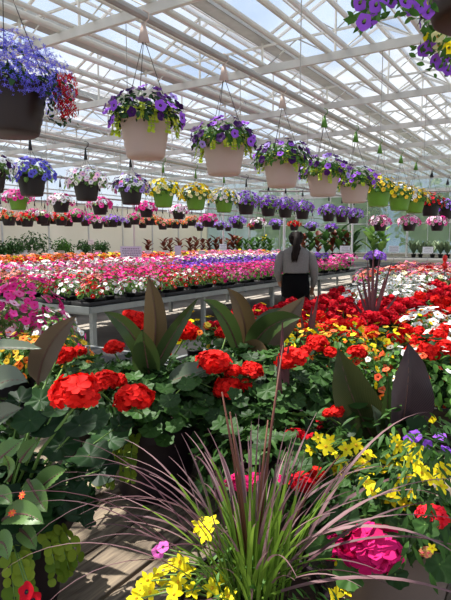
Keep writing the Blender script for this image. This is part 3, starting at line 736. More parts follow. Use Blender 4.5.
P3 = {k: bp('bedding_begonia', L_BED, bl, d, W3, one=True, nfl=10, fs=.05, nleaf=26, ls=(.06, .09)) for k, bl, d in (('or', [(ORG, 3), (SALM, 2)], 'orange bedding flower'), ('red', [(RED, 2), (CORAL, 2)], 'scarlet bedding flower'), ('pink', [(PINK, 3), (LIPINK, 2)], 'pale pink bedding flower'), ('yel', [(GOLD, 2), (YEL, 2)], 'yellow bedding flower'))}
for i in range(5):
    for j in range(40):
        x = -11.85 - i * .52; y = 5.2 + j * .45
        if not vis((x, y, .9), 8) or y > 22.8: continue
        k = 'or' if y < 13 and i > 1 else ('red' if i == 0 and y < 15 else random.choice(['pink', 'yel', 'or', 'pink']))
        put(P3[k], (x, y, .748), sc=U(1.25, 1.5))
print('bench2', n2)

# right-hand benches, chosen by what stands where
WR = 'on the wide bench beside the aisle'
def gerplant(m, label, group, near=True, nh=5, fol=L_GER, r=.17, hs=.046):
    t = thing('potted_geranium', label, 'plant', (0, 0, -50), group=group)
    part('pot', pot_mb(.075, .11, 16), BLKP, t); mb = MB(); mound(mb, T_GERLO, 60, r, r, .09, (0, 0, .12), (.028, .045), 0, -.2, .4, .5)
    hp = []
    for i in range(nh):
        a = 2 * pi * i / nh + U(-.3, .3); q = 0 if (i == 0) else U(.5, 1) * r * .8
        hp.append(Vector((q * cos(a), q * sin(a), U(.21, .27) - q * .22)))
    for p in hp: mb.tube([(0, 0, .12), p * .6 + Vector((0, 0, .08)), p], .004, 5, 1)
    part('foliage', mb, [fol, STEM], t)
    for p in hp:
        o = link('flower_head', head_mesh(m, False, random.randint(0, 2)), t, p); s = hs * U(.85, 1.15); o.scale = (s, s, s * .8)
    return t
def gl(d): return '%s %s' % (d, WR)
PR = {'red': gerplant(DKRED, gl('crimson geranium'), 'crimson geraniums ' + WR, nh=8), 'bright': gerplant(RED, gl('bright red geranium'), 'bright red geraniums ' + WR, nh=6),
      'white': bedding('bedding_petunia', 'plant', L_BED, [(WHITE, 4, YCEN)], gl('white flowering plant'), 'white flowering plants ' + WR, r=.17, h=.24, nfl=22, fs=.033),
      'cal': bedding('calibrachoa_plant', 'plant', L_MID, [(ORG, 4, DKRED), (YEL, 2, YCEN), (CORAL, 1)], gl('orange and yellow calibrachoa'), 'orange calibrachoas ' + WR, r=.18, h=.26, nfl=24, fs=.019, nleaf=150, ls=(.02, .035), T=TL_OV),
      'caly': bedding('calibrachoa_plant', 'plant', L_MID, [(YEL, 4, YCEN), (GOLD, 2, YCEN), (ORG, 1)], gl('yellow calibrachoa'), 'yellow calibrachoas ' + WR, r=.18, h=.26, nfl=22, fs=.021, nleaf=150, ls=(.02, .035))}
for i in range(9):
    for j in range(17):
        x = -2.12 + i * .305 + U(-.03, .03); y = 2.88 + j * .31 + U(-.03, .03)
        px, py, d = proj((x, y, .95))
        if not vis((x, y, .95)): continue
        if py < 296: k = ('white' if px < 420 else 'red') if px > 345 else 'red'
        elif px > 418 and py < 345: k = 'white' if R() < .4 else 'bright'
        elif px > 418: k = random.choice(['bright', 'white', 'bright'])
        elif py < 318: k = 'red' if px < 420 else random.choice(['red', 'white'])
        elif px < 255: k = 'bright' if R() < .35 else 'caly'
        else: k = random.choice(['cal', 'caly', 'cal', 'cal', 'caly', 'bright'] if py < 345 else ['cal', 'cal', 'caly'])
        put(PR[k], (x, y, .678), sc=U(.95, 1.15))
WP = 'on the bench past the red flowers'
PP = {'pink': bedding('bedding_petunia', 'plant', L_BED, [(PINK, 3), (SALM, 2)], 'pink flowering plant ' + WP, 'pink plants ' + WP, r=.18, h=.24, nfl=18, fs=.04), 'red': bedding('bedding_petunia', 'plant', L_BED, [(RED, 2), (SALM, 3)], 'coral red flowering plant ' + WP, 'coral plants ' + WP, r=.18, h=.24, nfl=18, fs=.04),
      'white': bedding('bedding_petunia', 'plant', L_BED, [(WHITE, 3), (WY, 1)], 'white flowering plant ' + WP, 'white plants ' + WP, r=.18, h=.24, nfl=18, fs=.04)}
for i in range(9):
    for j in range(10):
        x = -3.05 + i * .4; y = 9.15 + j * .42
        if not vis((x, y, .9)): continue
        k = 'white' if j < 2 and R() < .6 else ('pink' if i < 3 and j > 5 else random.choice(['red', 'pink', 'red']))
        put(PP[k], (x, y, .678), sc=U(1.05, 1.25))
WF = 'on the wire framed bench past the long bench'
PF = bedding('bedding_petunia', 'plant', L_BED, [(HOT, 3), (PINK, 2)], 'pink flowering plant ' + WF, 'pink plants ' + WF, r=.2, h=.24, nfl=14, fs=.05)
for i in range(6):
    for j in range(9):
        x = -6.7 + i * .5; y = 15.5 + j * .55
        if vis((x, y, .9)) and j > 2 and proj((x, y, .9))[0] < 350: put(PF, (x, y, .718), sc=U(1.1, 1.3))

# ------------------------------------------------------------------ potted foliage plants on the wall benches
def foliage_plant(name, x, y, z, label, kind, h, leafmat, group=None, potm=BLKP, flower=None):
    t = thing(name, label, 'plant', (x, y, z), U(0, 6), group)
    part('pot', pot_mb(.11, .17, 16), potm, t)
    mb = MB()
    if kind == 'bush':
        mound(mb, TL_OV, 330, h * .5, h * .5, h * .48, (0, 0, .2 + h * .42), (.09, .16), 0, -.8, .3, .9)
        for _ in range(5): mb.tube([(0, 0, .12), (U(-.1, .1), U(-.1, .1), .17 + h * .5)], .008, 5, 1)
    elif kind == 'canna':
        for k in range(9):
            a = 2.4 * k; zz = .17 + h * .08 * k; d = Vector((cos(a), sin(a), 1.3)); mb.add(TL_FINE, place((0, 0, zz), Vector((-cos(a), -sin(a), .8)), d, h * U(.4, .55)), 0)
        mb.tube([(0, 0, .12), (0, 0, .17 + h * .75)], .012, 5, 1)
    elif kind == 'spiky':
        for k in range(22):
            a = U(0, 6.28); d = Vector((cos(a) * U(.1, .7), sin(a) * U(.1, .7), 1)); mb.add(TL_NAR, place((0, 0, .15), Vector((-cos(a), -sin(a), .4)), d, h * U(.7, 1.05)), 0)
    if flower:
        for _ in range(12): mb.add((T_FLOR[0], T_FLOR[1]), place((U(-.12, .12), U(-.12, .12), .17 + h * U(.7, 1)), rdir(), rdir(), .05), 2)
    part('foliage', mb, [leafmat, STEM] + ([flower] if flower else []), t)
    return t
def px_on(px, X=None, Y=None):
    r = ray(px, HZ)
    return (X, X / r.x * r.y) if X is not None else (Y / r.y * r.x, Y)
for px, h, kd in ((1, .7, 'bush'), (16, .9, 'bush'), (35, 1.15, 'bush'), (63, .85, 'bush'), (85, .75, 'bush'), (101, .75, 'bush')):
    x, y = px_on(px, X=-17.2); foliage_plant('potted_shrub', x, y, .748, 'leafy green potted shrub before the cream wall, %s' % {1: 'at the left edge', 16: 'beside the tallest', 35: 'tallest of them', 63: 'paler and alone', 85: 'behind the raised card', 101: 'right of the raised card'}[px], kd, h, L_MID if px == 63 else L_HOUSE, potm=BLKP)
rl = []
for px in (148, 164, 170, 179, 190, 196, 203, 209, 216): rl.append((px, L_RUST, 'canna', U(.8, 1.05)))
for px, lm, kd, h in rl:
    x, y = px_on(px, X=-17.1) if px < 212 else px_on(px, Y=24.9); foliage_plant('potted_canna', x, y, .748, 'rust-red leaved plant in the row against the pale wall', kd, h, lm, group='rust-red plants against the pale wall')
for i, px in enumerate((222, 228, 233, 238)):
    x, y = px_on(px, Y=24.8); foliage_plant('potted_canna', x, y, .798, 'bronze leaved plant under the far wall left of the green row', 'canna', U(.85, 1.1), L_RUST, group='bronze plants under the far wall')
for i, px in enumerate((240, 246, 252, 258, 264, 270)):
    x, y = px_on(px, Y=24.8); foliage_plant('potted_plant', x, y, .798, 'bright green leafy plant under the far wall%s' % (' with yellow flowers' if px == 264 else ', left of the woman'), 'canna', .9, L_MID, group=None if px == 264 else 'bright green plants left of the woman', flower=YEL if px == 264 else None)
for i, px in enumerate((304, 311, 318, 326, 333, 340, 347, 354)):
    x, y = px_on(px, Y=24.8 - .3 * (i % 2)); foliage_plant('potted_canna', x, y, .798, 'tall dark bronze canna under the far wall right of the woman', 'canna', U(1.15, 1.6), [L_RUST, L_HOUSE][i % 2], group='tall cannas right of the woman')
for i, px in enumerate((372, 382)):
    x, y = px_on(px, Y=20 ); foliage_plant('potted_canna', *px_on(px, Y=24.6), .798, 'green-gold canna with broad upright leaves behind the purple bowl, %s' % ('left one' if i == 0 else 'right one'), 'canna', 1.6, L_BED)
for i, px in enumerate((414, 421, 433, 441, 448)):
    x, y = px_on(px, Y=24.8); foliage_plant('potted_grass', x, y, .798, 'slender green grass in a small black pot under the far wall', 'spiky', .75, L_GREY, group='slender grasses under the far wall')
# purple bowl on the wire bench
p = PD(375, 257, 17)
basket(p.x, p.y, .72, .2, .22, BLKP, 'mounded purple petunia in a dark pot standing on the wire framed bench', L_BED, [(VIO, 4), (LAV, 3)], 1.6, BTAG, False, cat='plant', nfl=50, fs=.05, rad=1.6, hgt=.9, name='potted_petunia') if False else None
t = thing('potted_petunia', 'mounded purple petunia in a dark pot on the wire framed bench', 'plant', (p.x, p.y, .72))
part('pot', pot_mb(.2, .26, 20), BLKP, t); mb = MB(); mound(mb, TL_OV, 120, .3, .3, .18, (0, 0, .28), (.05, .09)); part('foliage', mb, L_BED, t)
mb = MB()
for q, n in mound_pts(60, .34, .34, .22, (0, 0, .28)): mb.add((T_PETLO[0], T_PETLO[1]), place(q, n + rdir() * .4, rdir(), U(.045, .06)), 0)
part('blossoms', mb, [petal('violet2', '#8c4ad0', '#c08af0')], t)
# wire arch frame beside it
p = PD(363, 262, 11.5)
# ------------------------------------------------------------------ signs
def sign(px, py, d, w, h, label, m=CARD, zfoot=.75, lines=3, group=None):
    p = PD(px, py, d); t = thing('sign_card', label, 'sign', (p.x, p.y, zfoot), atan2(p.x, -p.y) if False else YAW, group)
    zc = p.z - zfoot
    mb = MB(); mb.box(-w / 2, w / 2, -.006, .006, zc - h / 2, zc + h / 2); part('card', mb, m, t, sharp=30)
    mb = MB(); mb.tube([(0, .012, 0), (0, .012, zc)], .008, 6); part('stake', mb, STAKE, t)
    if lines:
        mb = MB()
        for k in range(lines):
            z = zc + h * (.28 - .56 * k / max(1, lines - 1)); ww = w * U(.28, .42); x = -ww
            while x < ww:
                q = U(.02, .05) * w * 2; mb.box(x, x + q, -.0075, -.0055, z - h * .03, z + h * .03); x += q + w * .025
        part('lettering', mb, INK, t)
sign(131, 252, 15.5, .62, .33, 'large lilac sign with small writing above the second bench', LILAC, lines=4)
sign(178, 251, 18, .22, .36, 'plain upright lilac board in front of the rust-red plants', LILAC, lines=0)
sign(91, 242, 19, .2, .17, 'small white card raised above the shrubs on a stake')
sign(223, 247, 17.5, .24, .2, 'white card on a stake right of the rust-red plants')
sign(345, 249, 20, .38, .24, 'white card on a stake behind the tall cannas')
sign(394, 249, 20, .38, .24, 'white card on a stake right of the gold canna')
sign(428, 250, 20, .4, .24, 'white card on a stake among the slender grasses')
for px, c in ((1, 0), (10, 0), (24, 1), (33, 0), (51, 1), (61, 0), (79, 1), (98, 0), (118, 1), (148, 1), (165, 1), (202, 1)):
    sign(px, 253.5, 19.5, .24, .22, ('white' if c else 'beige') + ' plant tag standing along the front of the shrub bench', CARD if c else mat('beige_card', '#b8a498', '#c6b4a8', rough=.6, noise=.3), group='%s tags along the shrub bench' % ('white' if c else 'beige'), lines=2)
# red ornament on a rod
p = PD(445, 262, 8.5); t = thing('garden_ornament', 'small red glass ornament on a thin rod at the right edge', 'ornament', (p.x, p.y, .68))
mb = MB(); mb.tube([(0, 0, 0), (0, 0, p.z - .68)], .006, 6); part('rod', mb, WIRE, t)
mb = MB(); z = p.z - .68; mb.lathe([(0.001, z - .12), (.035, z - .1), (.045, z - .04), (.02, z), (.04, z + .04), (.035, z + .09), (.001, z + .12)], 16); part('bulb', mb, mat('red_glass', '#c01010', '#d82018', rough=.15), t)

# ------------------------------------------------------------------ the woman
SKIN = mat('skin', '#8a5a42', '#9a6a50', rough=.55, noise=.3); HAIRM = mat('dark_hair', '#120c0a', '#1e1411', rough=.7, spec=.15, noise=.5, nscale=40)
KNIT = mat('grey_knit', '#66625f', '#807b77', rough=.9, noise=.4, nscale=60, bump=.4); TROU = mat('black_trousers', '#060506', '#0c0b0c', rough=.9, spec=.1, noise=.3, nscale=12)
def loft(mb, rings, seg=16, mi=0):
    V = []; F = []
    for (c, rx, ry) in rings:
        for k in range(seg): a = 2 * pi * k / seg; V.append((c[0] + rx * cos(a), c[1] + ry * sin(a), c[2]))
    n = len(rings)
    for i in range(n - 1):
        for k in range(seg): k2 = (k + 1) % seg; F.append((i * seg + k, i * seg + k2, (i + 1) * seg + k2, (i + 1) * seg + k))
    F.append(tuple(range(seg))[::-1]); F.append(tuple((n - 1) * seg + k for k in range(seg)))
    return mb.add((np.array(V, float), F), None, mi)
wp = PD(296, 242, 6.5)
w = thing('person', 'woman in a grey sweater and black trousers seen from behind, dark hair tied back', 'person', (wp.x, wp.y, 0), radians(30)); w.scale = (.88, .95, 1)
# skinned body: +Y is forward, she is seen from behind
def skinned(name, verts, edges, m, parent, lvl=2, root=0):
    me = bpy.data.meshes.new(name); me.from_pydata([v[:3] for v in verts], edges, []); me.materials.append(m)
    o = link(name, me, parent); sk = o.modifiers.new('skin', 'SKIN'); sk.use_smooth_shade = True
    for i, v in enumerate(verts): me.skin_vertices[0].data[i].radius = (v[3], v[4] if len(v) > 4 else v[3])
    me.skin_vertices[0].data[root].use_root = True
    sb = o.modifiers.new('sub', 'SUBSURF'); sb.levels = sb.render_levels = lvl; return o
# verts: x,y,z,rx,ry
bv = [(0, 0, .93, .15, .12), (0, 0, 1.06, .13, .1), (0, .0, 1.22, .14, .1), (0, 0, 1.33, .12, .08), (0, .01, 1.40, .055, .055), (0, .02, 1.46, .055, .055), (0, .03, 1.53, .085, .095), (0, .03, 1.585, .075, .085),
      (-.16, 0, 1.35, .05), (-.245, -.03, 1.13, .042), (-.20, .14, .97, .035), (-.17, .2, .95, .03),
      (.16, 0, 1.35, .05), (.255, -.03, 1.12, .042), (.245, .09, .92, .03), (.24, .12, .87, .026),
      (-.1, 0, .86, .1), (-.1, .02, .5, .065), (-.1, -.04, .1, .04), (-.1, .1, .04, .035), (.1, 0, .86, .1), (.1, .0, .5, .065), (.1, -.02, .1, .04), (.1, .12, .04, .035)]
be = [(0, 1), (1, 2), (2, 3), (3, 4), (4, 5), (5, 6), (6, 7), (3, 8), (8, 9), (9, 10), (10, 11), (3, 12), (12, 13), (13, 14), (14, 15), (0, 16), (16, 17), (17, 18), (18, 19), (0, 20), (20, 21), (21, 22), (22, 23)]
# fingers as chains from each hand
for wi, (hx, hy, hz), dr in ((11, (-.17, .2, .95), Vector((.25, .9, -.2))), (15, (.24, .12, .87), Vector((-.05, .55, -.8)))):
    for k in range(5):
        side_ = (k - 1.8) * .017; b0 = len(bv); base = Vector((hx + side_, hy, hz)); d = dr.normalized() + Vector((side_ * 6, 0, 0))
        if k == 0: d = Vector((-.8 if hx > 0 else .8, .5, -.3))
        ln = (.022, .03, .033, .03, .024)[k]
        q1 = base + d * .035; q2 = q1 + d * ln; q3 = q2 + (d + Vector((0, -.1, -.5))).normalized() * ln * .8
        for q in (q1, q2, q3): bv.append((q.x, q.y, q.z, .0095))
        be += [(wi, b0), (b0, b0 + 1), (b0 + 1, b0 + 2)]
skinned('body', bv, be, SKIN, w)
mb = MB(); face = MB()   # facial features (turned away)
face.lathe([(.001, -.016), (.014, -.01), (.01, .02), (.001, .03)], 8, 0, Matrix.Translation((0, .128, 1.525)))
for sx in (-1, 1): face.add(T_COIN, place((sx * .088, .03, 1.53), (sx, 0, 0), (0, 0, 1), .022), 0)
part('nose_and_ears', face, SKIN, w)
mb = MB()
for sx in (-1, 1): mb.lathe([(.001, -.011), (.011, 0), (.001, .011)], 8, 0, Matrix.Translation((sx * .033, .115, 1.545)))
part('eyes', mb, BTAG, w)
# sweater: torso plus two sleeves
mb = MB(); loft(mb, [((0, 0, 1.12), .185, .15), ((0, 0, 1.13), .19, .153), ((0, 0, 1.16), .195, .15), ((0, 0, 1.22), .2, .145), ((0, 0, 1.3), .21, .14), ((0, 0, 1.37), .205, .12), ((0, 0, 1.41), .16, .1), ((0, .005, 1.44), .085, .078), ((0, .01, 1.46), .06, .06)], 24)
mb.tube([(-.15, 0, 1.375), (-.21, -.005, 1.32), (-.24, -.03, 1.22), (-.255, -.035, 1.13), (-.23, .05, 1.06), (-.2, .15, .985)], [.058, .07, .064, .056, .048, .036], 14)
mb.tube([(.15, 0, 1.375), (.21, -.005, 1.32), (.243, -.03, 1.22), (.262, -.035, 1.11), (.262, .03, 1.02), (.245, .08, .93)], [.058, .07, .064, .056, .046, .034], 14)
o = part('sweater', mb, KNIT, w); o.modifiers.new('s', 'SUBSURF').render_levels = 1
mb = MB(); loft(mb, [((0, 0, .78), .16, .12), ((0, -.01, .84), .2, .155), ((0, -.02, .92), .205, .168), ((0, -.015, 1.0), .195, .16), ((0, 0, 1.08), .182, .145), ((0, 0, 1.13), .175, .135)], 24)
for s in (-1, 1): loft(mb, [((s * .1, -.03, .06), .062, .07), ((s * .1, -.03, .1), .062, .068), ((s * .1, -.01, .45), .082, .09), ((s * .1, 0, .6), .098, .105), ((s * .1, 0, .8), .108, .13), ((s * .095, 0, .88), .1, .12)], 18)
o = part('trousers', mb, TROU, w); o.modifiers.new('s', 'SUBSURF').render_levels = 1
for s in (-1, 1):
    mb = MB(); loft(mb, [((s * .1, .03, 0), .045, .12), ((s * .1, .03, .03), .047, .125), ((s * .1, .0, .07), .042, .085), ((s * .1, -.03, .1), .04, .05)], 14); part('shoe', mb, BTAG, w)
hm = MB()
V = []
for k in range(9):
    z = 1.46 + .165 * k / 8; q = sqrt(max(.01, 1 - ((z - 1.545) / .098) ** 2)); V.append(((0, .012, z), .098 * q + .002, .108 * q + .002))
loft(hm, V, 20)
hm.tube([(0, -.08, 1.56), (0, -.13, 1.575), (0, -.155, 1.53), (-.01, -.16, 1.46), (-.02, -.165, 1.4), (-.025, -.165, 1.34), (-.03, -.16, 1.28)], [.035, .045, .042, .048, .045, .033, .008], 12)
for _ in range(60):
    a = U(-.05, .05); hm.tube([(a * .6, -.15, 1.52), (a, -.165 + U(-.01, .01), 1.42), (a * 1.1 - .02 + U(-.01, .01), -.175, 1.36), (a * .7 - .03 + U(-.015, .015), -.165, U(1.25, 1.3))], [.008, .009, .008, .002], 4)
for _ in range(50):
    a = U(0, pi) ; hm.tube([(.098 * cos(a), .06 * sin(a) * -1, 1.56), (.06 * cos(a), -.1, 1.59 + U(-.03, .03)), (0, -.14, 1.57)], [.01, .012, .01], 4)
part('hair', hm, HAIRM, w)

# ------------------------------------------------------------------ foreground planters
def canna_leaf(parent, base, tip, width, m, roll=0., bend=.15, wave=.0, name='canna_leaf', label=None, face=None, ctrl=None):
    """a broad pointed leaf along a curve from base over ctrl to tip (parent space) with a raised midrib"""
    base = Vector(base); tip = Vector(tip); f = Vector(face) if face is not None else -fh + Vector((0, 0, .3))
    ch = tip - base; fn = (f - ch.normalized() * f.dot(ch.normalized())).normalized()
    ctrl = Vector(ctrl) if ctrl is not None else base + ch * .5 + fn * bend * ch.length * .6
    NU, NV = 26, 5; V = []; F = []; UV = []; mid = []
    for i in range(NU + 1):
        s = i / NU; c_ = base * (1 - s) ** 2 + ctrl * 2 * s * (1 - s) + tip * s * s
        t = ((ctrl - base) * (1 - s) + (tip - ctrl) * s).normalized()
        n = (f - t * f.dot(t)).normalized(); x = t.cross(n); rr = roll * (.4 + s)
        n, x = n * cos(rr) + x * sin(rr), x * cos(rr) - n * sin(rr)
        w_ = sin(pi * s ** .85) ** .62 if 0 < s < 1 else 0
        if s < .12: w_ = max(w_ * s / .12, .12)
        if s > .8: w_ *= 1 - ((s - .8) / .2) ** 1.6 * .55
        w_ = max(w_, .006)
        for j in range(-NV, NV + 1):
            q = j / NV; k = s * 5 - abs(q) * 1.6
            up = .24 * abs(q) ** 1.1 * w_ * width + wave * width * sin(s * 13 + (1 if j > 0 else 2.2)) * q * q * w_ + .0012 * sin(k * 16)
            V.append(tuple(c_ + x * (q * w_ * width / 2) + n * up)); UV.append((k, q))
        mid.append(c_ - n * .001)
    c = 2 * NV + 1
    for i in range(NU):
        for j in range(2 * NV): F.append((i * c + j, i * c + j + 1, (i + 1) * c + j + 1, (i + 1) * c + j))
    mb = MB(); mb.add((np.array(V), F, [0] * len(F), np.array(UV)))
    mb.tube(mid, [.0042 * (1 - i / NU) + .0008 for i in range(NU + 1)], 6, 1)
    o = part(name, mb, [m, RIB], parent)
    if label: o['label'] = label
    return o
def loc_(t, px, py, d): return PD(px, py, d) - t.location
class Planter:
    def __init__(s, label, px, d, r, h, potm, z=FGZ, name='planter', cat='planter'):
        q = PD(px, 300, d); s.t = thing(name, label, cat, (q.x, q.y, z)); s.r, s.h, s.d, s.px = r, h, d, px
        s.z = z
        if r: part('pot', pot_mb(r, h, 40), potm, s.t, sharp=40); part('soil', soil_mb(r * .95, h * .92), SOIL, s.t)
        s.fm = MB(); s.top = Vector((0, 0, h * .93))
    def P(s, px, py, d): return PD(px, py, d) - s.t.location
    def leaves(s, T, n, rx, rz, c=None, sz=(.04, .06), mi=0, low=-.3, flop=.5, inner=.5):
        mound(s.fm, T, n, rx, rx, rz, c or s.top, sz, mi, low, inner, flop)
    def head(s, px, py, d, wpx, m, k=None, bend=.05):
        p = s.P(px, py, d); sz = wpx * d / 533 / 2 * 1.0
        o = link('flower_head', head_mesh(m, True, random.randint(0, 2) if k is None else k), s.t, p); o.scale = (sz, sz, sz * .72); o.rotation_euler = (U(-.2, .2), U(-.2, .2), U(0, 6))
        b = s.top + Vector((p.x * .15, p.y * .15, 0)); mid = b.lerp(p, .55) + Vector((U(-1, 1), U(-1, 1), 0)) * bend * .4
        s.fm.tube([b, mid, p - Vector((0, 0, sz * .5))], [.005, .004, .003], 6, 1)
        return o
    def leaf_at(s, T, px, py, d, size, nrm=(0, 0, 1), mi=0, tan=None):
        p = s.P(px, py, d); size *= .68; s.fm.add(T, place(p, Vector(nrm) + rdir() * .2, tan or Vector((p.x, p.y, -.1)) + rdir() * .2, size), mi)
        s.fm.tube([s.top, s.top.lerp(p, .6) + Vector((0, 0, .01)), p], .002, 5, 1)
    def blossom(s, px, py, d, size, kind, m, nrm=None, name='blossom', m2=None, stem=True):
        p = s.P(px, py, d); o = link(name, flower_mesh(kind, m, m2), s.t, p); o.scale = (size,) * 3; n = nrm or (-fh * .7 + Vector((0, 0, .8)) + rdir() * .5); orient(o, n)
        if stem: s.fm.tube([s.top + Vector((p.x * .3, p.y * .3, 0)), s.top.lerp(p, .6) + Vector((0, 0, .02)), p - Vector(n).normalized() * size * .3], [.0022, .0018, .0015], 5, 1)
    def jenny(s, n, a0, a1, ln, m=None, sz=.0115):
        for i in range(n):
            mb = MB(); a = U(a0, a1); o = Vector((cos(a), sin(a), 0)); trail(mb, o * s.r * .95 + Vector((0, 0, s.h)), o, U(*ln), s=sz * U(.8, 1.1))
            part('trailing_stem', mb, [m or leafm('jenny_mid', '#5c7a20', '#94a834', .3), STEM], s.t)
    def done(s, mats): part('foliage', s.fm, mats, s.t)
toward = atan2(-fh.y, -fh.x)             # bearing of the camera side of a pot
# P1: left corner planter
a = Planter('dark planter at the lower left with broad veined leaves and a huge scarlet geranium head', -8, 1.22, .165, .25, DPURP)
T_BROAD = strip_uv(T_leaf(1, .55, 10, 3, .12, .25, peak=.42, wave=.01))
a.leaves(T_GER, 170, .22, .17, sz=(.024, .038), mi=3, low=0)
a.leaves(T_BROAD, 34, .17, .12, sz=(.04, .065), mi=2, low=-.1)
IMP = canna_mat('veined_leaf', '#4e7436', '#7c9c58', .3)
for (b0, c_, e, w_) in (((33, 497, 1.14), (48, 478, 1.1), (66, 470, 1.08), .052), ((3, 520, 1.06), (22, 506, 1.0), (44, 524, .98), .05), ((28, 480, 1.12), (38, 500, 1.06), (47, 512, 1.04), .045), ((-4, 462, 1.1), (8, 452, 1.08), (22, 440, 1.1), .045), ((-6, 500, 1.06), (2, 490, 1.02), (12, 505, 1.0), .04), ((20, 462, 1.14), (28, 450, 1.14), (38, 440, 1.14), .04), ((-5, 545, 1.03), (6, 535, .98), (8, 560, .96), .045), ((8, 480, 1.1), (14, 470, 1.06), (4, 455, 1.04), .04), ((20, 530, 1.06), (30, 535, 1.0), (36, 550, .98), .036)):
    canna_leaf(a.t, a.P(*b0), a.P(*e), w_, IMP, .1, .1, name='broad_leaf', face=-fh * .7 + Vector((0, 0, .8)), ctrl=a.P(*c_)); a.fm.tube([a.top, a.P(*b0)], [.004, .0025], 5, 1)
for px, py, d, s_ in ((90, 455, 1.32, .075), (60, 445, 1.25, .07), (110, 440, 1.42, .075), (45, 425, 1.2, .06), (80, 425, 1.25, .06), (100, 470, 1.4, .07), (70, 470, 1.3, .06), (30, 420, 1.2, .055), (120, 425, 1.4, .05), (55, 410, 1.2, .05), (95, 420, 1.3, .05), (20, 400, 1.25, .05), (40, 400, 1.3, .05)):
    a.leaf_at(T_GER, px, py, d, s_, -fh * .5 + Vector((0, 0, .9)), 3)
a.head(76, 391, 1.17, 56, RED); a.head(106, 380, 1.5, 30, RED); a.head(66, 355, 1.9, 26, RED); a.head(58, 352, 1.7, 16, RED)
for px, py in ((22, 495), (12, 513)): a.blossom(px, py, 1.0, .009, 'daisy', CORAL, name='bud', stem=False)
a.blossom(26, 592, .95, .018, 'petunia', DKRED); a.blossom(33, 600, .95, .016, 'petunia', DKRED)
a.jenny(7, toward + .4, toward + 1.4, (.07, .16)); a.done([L_GER, STEM, L_IMP, L_DARK])
# P2: big grey-green canna leaves entering from the left
a = Planter('planter beyond the left corner with broad grey-green canna leaves reaching in', -45, 1.65, .15, .24, BLKP, z=FGZ)
c0 = a.top
canna_leaf(a.t, a.P(-30, 420, 1.35), a.P(28, 382, 1.2), .085, CAN_GREY, .3, .12, face=Vector((0, 0, 1)) - fh * .7, ctrl=a.P(-5, 370, 1.28))
canna_leaf(a.t, a.P(-40, 350, 1.6), a.P(42, 349, 1.5), .06, CAN_GREY, .2, .05, face=Vector((0, 0, 1)) - fh * .2, label='narrow silver leaf')
canna_leaf(a.t, a.P(38, 385, 1.7), a.P(76, 316, 1.6), .085, CAN_BG, .2, .1, face=-fh - rt * .2, ctrl=a.P(40, 345, 1.65))
canna_leaf(a.t, a.P(-25, 440, 1.35), a.P(22, 408, 1.18), .08, CAN_GREY, .2, .1, face=Vector((0, 0, 1)) - fh * .9)
for q in ((-30, 400, 1.45), (-40, 350, 1.6), (38, 385, 1.7), (-25, 440, 1.35)): a.fm.tube([a.top, a.P(*q)], [.01, .006], 6, 1)
a.leaves(T_GER, 110, .24, .2, sz=(.024, .036)); a.done([L_GER, STEM])
# P3: centre-left planter with tall bronze-green canna
a = Planter('dark planter with a tall three-leaved green canna rising behind scarlet geraniums', 152, 1.85, .17, .27, DPURP)
st = a.P(150, 372, 1.9); a.fm.tube([a.top, st], [.018, .013], 8, 1)
canna_leaf(a.t, a.P(150, 372, 1.88), a.P(148, 277, 1.85), .082, CAN_GB, .1, .03, face=-fh, ctrl=a.P(162, 320, 1.87))
canna_leaf(a.t, a.P(149, 375, 1.86), a.P(104, 312, 1.8), .066, CAN_G, -.1, .16, face=-fh + Vector((0, 0, .5)), ctrl=a.P(138, 326, 1.8))
canna_leaf(a.t, a.P(153, 375, 1.86), a.P(198, 298, 1.8), .055, CAN_G, .1, .14, face=-fh + Vector((0, 0, .4)), ctrl=a.P(164, 345, 1.83))
canna_leaf(a.t, a.P(150, 378, 1.84), a.P(142, 330, 1.78), .095, CAN_G, .1, .1, face=-fh)
canna_leaf(a.t, a.P(165, 385, 1.8), a.P(208, 370, 1.7), .09, CAN_GREY, .2, .1, face=Vector((0, 0, 1)) - fh * .5)
a.leaves(T_GER, 340, .29, .155, c=(0, 0, a.h + .06), sz=(.022, .036), low=-.1)
for px, py, d, s_ in ((100, 445, 1.62, .07), (120, 430, 1.55, .06), (150, 430, 1.6, .055), (170, 400, 1.6, .05), (185, 385, 1.65, .05), (165, 440, 1.62, .045), (145, 415, 1.6, .05), (190, 410, 1.65, .05), (205, 425, 1.7, .045), (175, 425, 1.6, .045)): a.leaf_at(T_GER, px, py, d, s_, -fh * .5 + Vector((0, 0, .9)), 0)
a.head(133, 398, 1.42, 46, RED); a.head(98, 384, 1.6, 24, RED); a.head(118, 380, 1.7, 22, RED)
a.jenny(7, toward - .9, toward - .2, (.12, .24), sz=.0125); a.done([L_GER, STEM])
# P4: red geraniums behind, left of centre
def backger(label, px, d, heads, m=RED, rx=.25, z=FGZ, pr=.12):
    a = Planter(label, px, d, pr, .2, BLKP, z=z, name='potted_geranium', cat='plant'); a.leaves(T_GER, 170, rx, .2, c=(0, 0, .24), sz=(.022, .034), low=-.3)
    for h in heads: a.head(*h, m)
    a.done([L_GER, STEM]); return a
backger('scarlet geranium just behind the tall green canna', 150, 2.3, [(134, 320, 2.15, 30), (146, 324, 2.2, 18), (184, 331, 2.1, 32), (114, 347, 2.0, 22), (165, 352, 2.1, 14)])
backger('scarlet geranium between the two green cannas', 215, 2.25, [(228, 327, 2.3, 17), (237, 323, 2.5, 16), (206, 360, 1.95, 26), (258, 345, 2.3, 14)])
backger('scarlet geranium at the far left of the plank bench', 85, 2.2, [(62, 356, 2.05, 22), (80, 351, 2.3, 16), (38, 350, 2.4, 14)])
